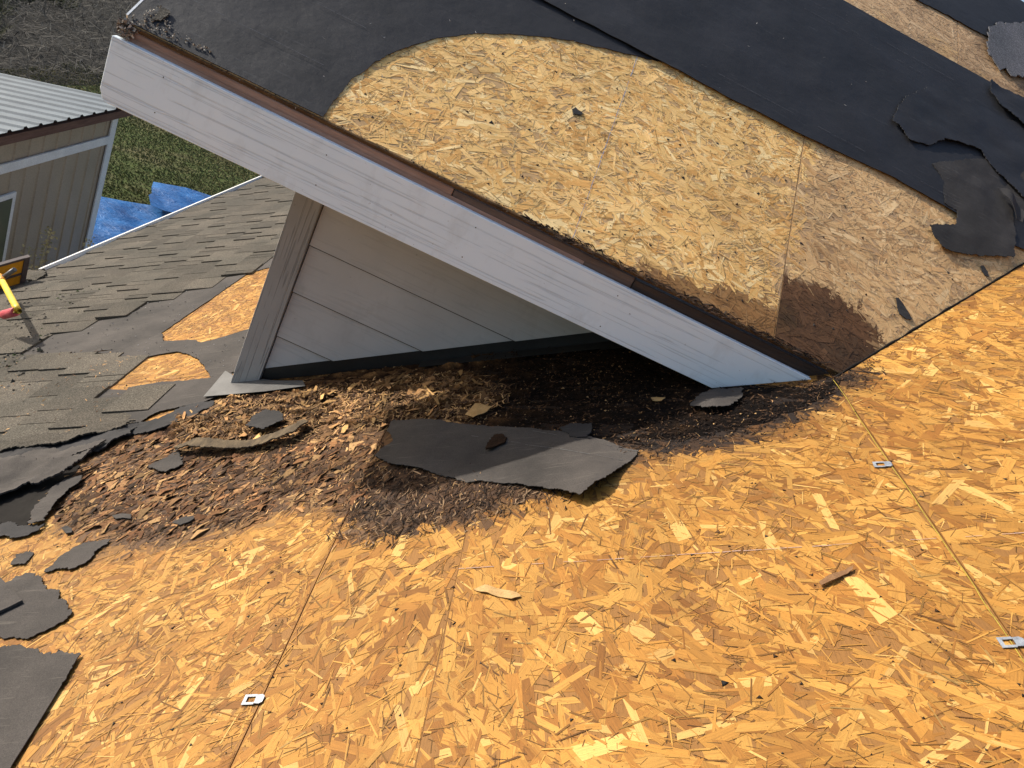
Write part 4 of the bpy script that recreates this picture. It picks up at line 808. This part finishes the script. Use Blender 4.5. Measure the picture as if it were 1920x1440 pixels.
# ---------------------------------------------------------------- bracket and crate at the left end of the eave
t = thing('roof_bracket', 'bent yellow steel arm with a red rubber grip at the left edge, on the shingles', 'bracket')
k1, k2 = [(3.7156, -3.1607), (3.0377, -2.5707)]; k3 = [(3.1514, -2.7418)][0]; k0 = [(3.7181, -3.0625)][0]; ke = [(4.7524, -4.1361)][0]
def P3(p, o): return Vector(FA(p[0], p[1], o))
a_, b_ = P3(k1, .16), P3(k2, .16)
tube('arm', [a_, a_.lerp(b_, .9), b_, b_.lerp(P3(k3, .12), .25)], .015, M_YPAINT, t, 12)
tube('grip', [b_.lerp(P3(k3, .12), .15), b_.lerp(P3(k3, .12), .3), P3(k3, .12)], [.019, .021, .021], M_RED, t, 12)
tube('brace', [a_, P3(k0, .2)], .012, M_GREYMETAL, t, 10)
tube('socket', [a_+(a_-b_)*.12, a_, a_+(b_-a_)*.1], [.015, .019, .017], M_ORANGE, t, 10)
t = thing('guard_panel', 'orange panel with a dark frame standing at the left end of the white eave edge', 'panel')
G = [(3.7608, -3.8258), (4.2229, -3.4733)]; g0 = P3(G[0], .0); g1 = P3(G[1], .0); up = Vector((0, 0, .185)); nn = (g1-g0).cross(up).normalized()*.012
def slab(a, b, c, d, th_, name, mat, parent):
    n = (Vector(b)-Vector(a)).cross(Vector(d)-Vector(a)).normalized()*th_; bm = bmesh.new(); lo = [bm.verts.new(Vector(p)-n) for p in (a, b, c, d)]; hi = [bm.verts.new(Vector(p)+n) for p in (a, b, c, d)]
    bm.faces.new(hi); bm.faces.new(lo[::-1])
    for i in range(4): bm.faces.new((lo[i], lo[(i+1) % 4], hi[(i+1) % 4], hi[i]))
    bmesh.ops.recalc_face_normals(bm, faces=bm.faces); me = bpy.data.meshes.new(name); bm.to_mesh(me); bm.free(); return link(name, me, mat, parent)
slab(g0, g1, g1+up, g0+up, .006, 'board', M_ORANGE, t)
dx = (g1-g0).normalized()
slab(g1-dx*.02, g1+dx*.01, g1+dx*.01+up*1.05, g1-dx*.02+up*1.05, .013, 'frame_post', M_DKFRAME, t)
slab(g0+up*.98, g1-dx*.0201+up*.98, g1-dx*.0201+up*1.06, g0+up*1.06, .012, 'frame_rail', M_DKFRAME, t)
slab(g0+up*.42, g1-dx*.0201+up*.42, g1-dx*.0201+up*.50, g0+up*.50, .010, 'frame_rail', M_DKFRAME, t)
slab(g0, g1-dx*.0201, g1-dx*.0201+up*.08, g0+up*.08, .012, 'frame_rail', M_DKFRAME, t)
RB = [(4.4678, -3.6472), (4.4928, -3.5975), (4.4488, -3.4849), (4.284, -3.3361), (4.2125, -3.3652), (4.252, -3.4712)]
tag(sheet(FA, RB, .03, .012, 'broken_shingle', M_SHIN, None, .015, amp=.02, seed=90, tear=.008), 'broken shingle rubble at the lower end of the white metal eave edge', 'shingle rubble')

# ---------------------------------------------------------------- shed
shed = thing('shed', 'tan metal shed with ribbed galvanised roof and white trim beyond the eave', 'shed')
YN, YF = 2.0, 9.17; ZE1 = 5.6-3.12; TS = math.tan(PS)
def ribbed(fr, a0, a1, b0, b1, pitch, hgt, wt, name, mat, parent, slope=None):
    """ribs run along b"""
    prof = []; a = a0
    n = int(round((a1-a0)/pitch))
    for i in range(n):
        x = a0+i*pitch; prof += [(x, 0), (x+pitch*.5-wt*1.6, 0), (x+pitch*.5-wt*.7, hgt), (x+pitch*.5+wt*.7, hgt), (x+pitch*.5+wt*1.6, 0)]
    prof.append((a0+n*pitch, 0)); V = []; F = []
    for b in (b0, b1):
        for x, c in prof: V.append(fr(x, b, c))
    m = len(prof)
    for x, c in prof: V.append(fr(x, b0, c-.004))
    for i in range(m-1): F += [(i, i+1, m+i+1, m+i), (2*m+i, 2*m+i+1, i+1, i)]
    return from_arrays(name, np.array(V), F, mat, parent)
prism(vert(YF-.005), [(XS-3.2, 0), (XS-.02, 0), (XS-.02, ZE1-.04), (XS-3.2, ZE1-.04-3.2*TS)], -.02, 0, 'end_wall', M_SHED, shed)
prism(FS, rect(YN, 0, YF-.03, ZE1-.06), -.04, -.02, 'wall_backing', M_SHED, shed)
y = YF-.06
while y > YN+1:
    ribbed(FS, y-.916, y, .05, ZE1-.10, .229, .012, .012, 'wall_panel', M_SHED, shed); y -= .917
GZ = [(9.1224, 2.0064), (7.205, 2.0497)]; gz = (GZ[0][1]+GZ[1][1])/2
prism(FS, rect(YN, gz-.055, YF-.10, gz+.045), .0135, .032, 'belt_trim', M_SHEDT, shed)
prism(FS, rect(YF-.10, 0, YF+.02, ZE1-.09), .0135, .030, 'corner_trim', M_SHEDT, shed)
prism(Fr(np.array([XS-3.3, 0, 0]), Yv, np.array([0, 0, 1.]), -Xv), rect(YN, .0, YF, ZE1-.95), 0, .02, 'rear_wall', M_SHED, shed)
prism(FS, rect(YN-.1, ZE1-.12, YF+.16, ZE1-.03), .02, .14, 'eave_board', M_SHEDB, shed)
# roof falls away from the camera
sR = np.array([-math.cos(PS), 0, -math.sin(PS)]); nR = np.array([-math.sin(PS), 0, math.cos(PS)])
FRR = Fr(np.array([XS+.16, 0, ZE1+.02]), Yv, sR, nR)
y = YF+.24
while y > YN+.5:
    ribbed(FRR, y-.916, y, 0, 3.6, .229, .020, .022, 'roof_panel', M_GALV, shed); y -= .917
for yy in np.arange(YF+.2, YN, -.229):
    pass
W0 = [(7.4768, 1.7221), (7.2767, 1.7216), (7.4606, 1.0313)]; wy1 = W0[0][0]; wz1 = W0[0][1]
win = prism(FS, rect(wy1-.9, wz1-1.0, wy1, wz1), .0135, .036, 'window', M_SHEDT, shed)
prism(FS, rect(wy1-.83, wz1-.93, wy1-.055, wz1-.055), .0362, .040, 'pane', M_GLASS, win)
prism(FS, rect(wy1-.46, wz1-.93, wy1-.42, wz1-.055), .0402, .046, 'mullion', M_SHEDT, win)

# ---------------------------------------------------------------- tarp, weeds, grass, brush
TP = [(-5.7385, 11.4438), (-5.5629, 11.6856), (-5.3145, 11.9146), (-5.0698, 12.1266), (-4.7685, 12.4368), (-4.2822, 13.482), (-3.2742, 13.5213), (-2.9025, 10.5044), (-4.1167, 8.1821), (-4.973, 9.5485)]
tag(sheet(FG, TP, .05, .004, 'tarp', M_TARP, None, .07, h=lambda a, b: .06*abs(noise.noise((a*1.1+b*.9, b*.5-a*.3, 0)))+.03*noise.noise((a*3, b*3, 2)), amp=.03, seed=95, tear=.02, step=.2, ns=2), 'wrinkled blue tarp spread on the lawn beside the shed corner', 'tarp')
TP2 = [(-5.041, 12.1064), (-5.1852, 12.4872), (-5.314, 12.8068), (-5.0522, 13.0085), (-4.7104, 13.2328), (-4.2333, 13.3695), (-3.953, 12.7259), (-4.4649, 12.0081), (-4.8162, 11.7288)]
tag(sheet(FG, TP2, .22, .004, 'folded_tarp', M_TARP, None, .06, h=lambda a, b: .10*abs(noise.noise((a*1.5, b*1.5, 5))), amp=.03, seed=96, tear=.02, step=.2, ns=2), 'lighter folded blue tarp corner lying on top of the spread tarp', 'tarp')
def blades(n, x0, x1, y0, y1, h, seed, pal, keep):
    r = np.random.default_rng(seed); P = np.stack([r.uniform(x0, x1, n), r.uniform(y0, y1, n)], 1); P = P[keep(P)]; n = len(P); H_ = h*r.uniform(.4, 1.2, n); th = r.uniform(0, 6.28, n); w_ = .012
    V = np.zeros((n, 3, 3)); V[:, 0, :2] = P-np.stack([np.cos(th), np.sin(th)], 1)*w_; V[:, 1, :2] = P+np.stack([np.cos(th), np.sin(th)], 1)*w_
    V[:, 2, :2] = P+r.normal(0, .5, (n, 2))*H_[:, None]; V[:, 2, 2] = H_
    t = sstep(fbm(P, .8, 5)+r.normal(0, .25, n), -.3, .5); C = lerp(np.tile(pal[0], (n, 1)), pal[1], t)*r.uniform(.6, 1.3, (n, 1)); return V.reshape(-1, 3), np.arange(n*3).reshape(n, 3), np.repeat(C, 3, 0)
tp = TP
tag(multi('lawn_grass', [blades(60000, -9.5, -2.5, 10.5, 17.7, .035, 3, [(.13, .135, .048), (.23, .20, .09)], lambda P: sdist(P, tp) < 0)]), 'patchy green and straw coloured lawn between shed and house', 'grass', kind='stuff')
def twigs(n, seed):
    r = np.random.default_rng(seed); P = np.stack([r.uniform(-17, -6, n), 13+r.uniform(0, 1, n)**1.1*19], 1); P = P[sdist(P, [(-40, 11.2), (-9.4, 11.5), (-8.9, 15), (-8.5, 17.1), (-7.2, 17.8), (-4, 18.5), (-4, 60), (-40, 60)]) > 0]; n = len(P); z = r.uniform(0, .35, n); L = r.uniform(.1, .55, n); th = r.uniform(0, 6.28, n); el_ = r.normal(0, .35, n)
    d = np.stack([np.cos(th)*np.cos(el_), np.sin(th)*np.cos(el_), np.sin(el_)], 1); e = np.stack([-np.sin(th), np.cos(th), np.zeros(n)], 1); w_ = r.uniform(.003, .010, n)
    c = np.column_stack([P, z+.02]); V = np.stack([c-e*w_[:, None], c+e*w_[:, None], c+d*L[:, None]+e*w_[:, None]*.4, c+d*L[:, None]-e*w_[:, None]*.4], 1); V[:, :, 2] = np.maximum(V[:, :, 2], .01)
    C = np.array([(.12, .105, .085), (.05, .045, .037), (.03, .026, .022), (.20, .18, .145), (.07, .06, .045)])[r.choice(5, n, p=[.2, .3, .25, .08, .17])]; return V.reshape(-1, 3), np.arange(n*4).reshape(n, 4), np.repeat(C, 4, 0)
tag(multi('dead_brush', [twigs(36000, 8)]), 'dark tangle of dead brush and twigs behind the shed', 'brush', kind='stuff')
tag(multi('dry_grass', [blades(14000, -16.5, -10.6, 16, 24, .4, 13, [(.16, .15, .07), (.07, .075, .035)], lambda P: P[:, 0]+(P[:, 1]-19)*.35 < -12+fbm(P, .8, 2)*1.2)]), 'pale dry grass tufts at the far top left corner', 'grass', kind='stuff')
def weed(name, base, h, n, seed, label):
    t = thing(name, label, 'weed'); r = random.Random(seed); B = Vector(base); S = []
    pts = [B, B+Vector((.02, .02, h*.5)), B+Vector((.05, .06, h))]
    tube('stem', pts, [.008, .006, .003], M_PLANT, t, 5)
    V = []; F = []
    for i in range(n):
        z = r.uniform(.35, 1)*h; q = B+Vector((.05*z/h, .06*z/h, z)); sp = .16*(1.15-z/h)+.03; c = q+Vector((r.uniform(-1, 1)*sp, r.uniform(-1, 1)*sp, r.uniform(-.03, .03)))
        a = Vector((r.uniform(-1, 1), r.uniform(-1, 1), r.uniform(-1, 1))).normalized(); b = a.orthogonal(); s = r.uniform(.009, .022); k = len(V); V += [c-a*s, c+b*s*.6, c+a*s, c-b*s*.6]; F.append((k, k+1, k+2, k+3))
        if i % 6 == 0: k = len(V); V += [q, q+Vector((0, 0, .006)), c+Vector((0, 0, .004)), c]; F.append((k, k+1, k+2, k+3))
    tag(from_arrays('seed_heads', np.array([v[:] for v in V]), F, M_PLANT, t), kind='stuff'); return t
wd = [(-4.0498, 7.6131), (-4.0455, 7.3071), (-3.8078, 8.0227), (-3.9995, 7.087)]
weed('tall_weed', (wd[0][0]-.05, wd[0][1]-.06, 0), 1.42, 170, 1, 'tallest dry weed, with dense seed heads, in front of the shed wall')
weed('tall_weed', (wd[1][0]-.05, wd[1][1]-.06, 0), 1.30, 100, 2, 'shorter dry weed left of the tallest one, in front of the shed wall')
weed('tall_weed', (wd[2][0]-.05, wd[2][1]-.06, 0), 1.30, 90, 3, 'sparse dry weed at the white corner trim of the shed')
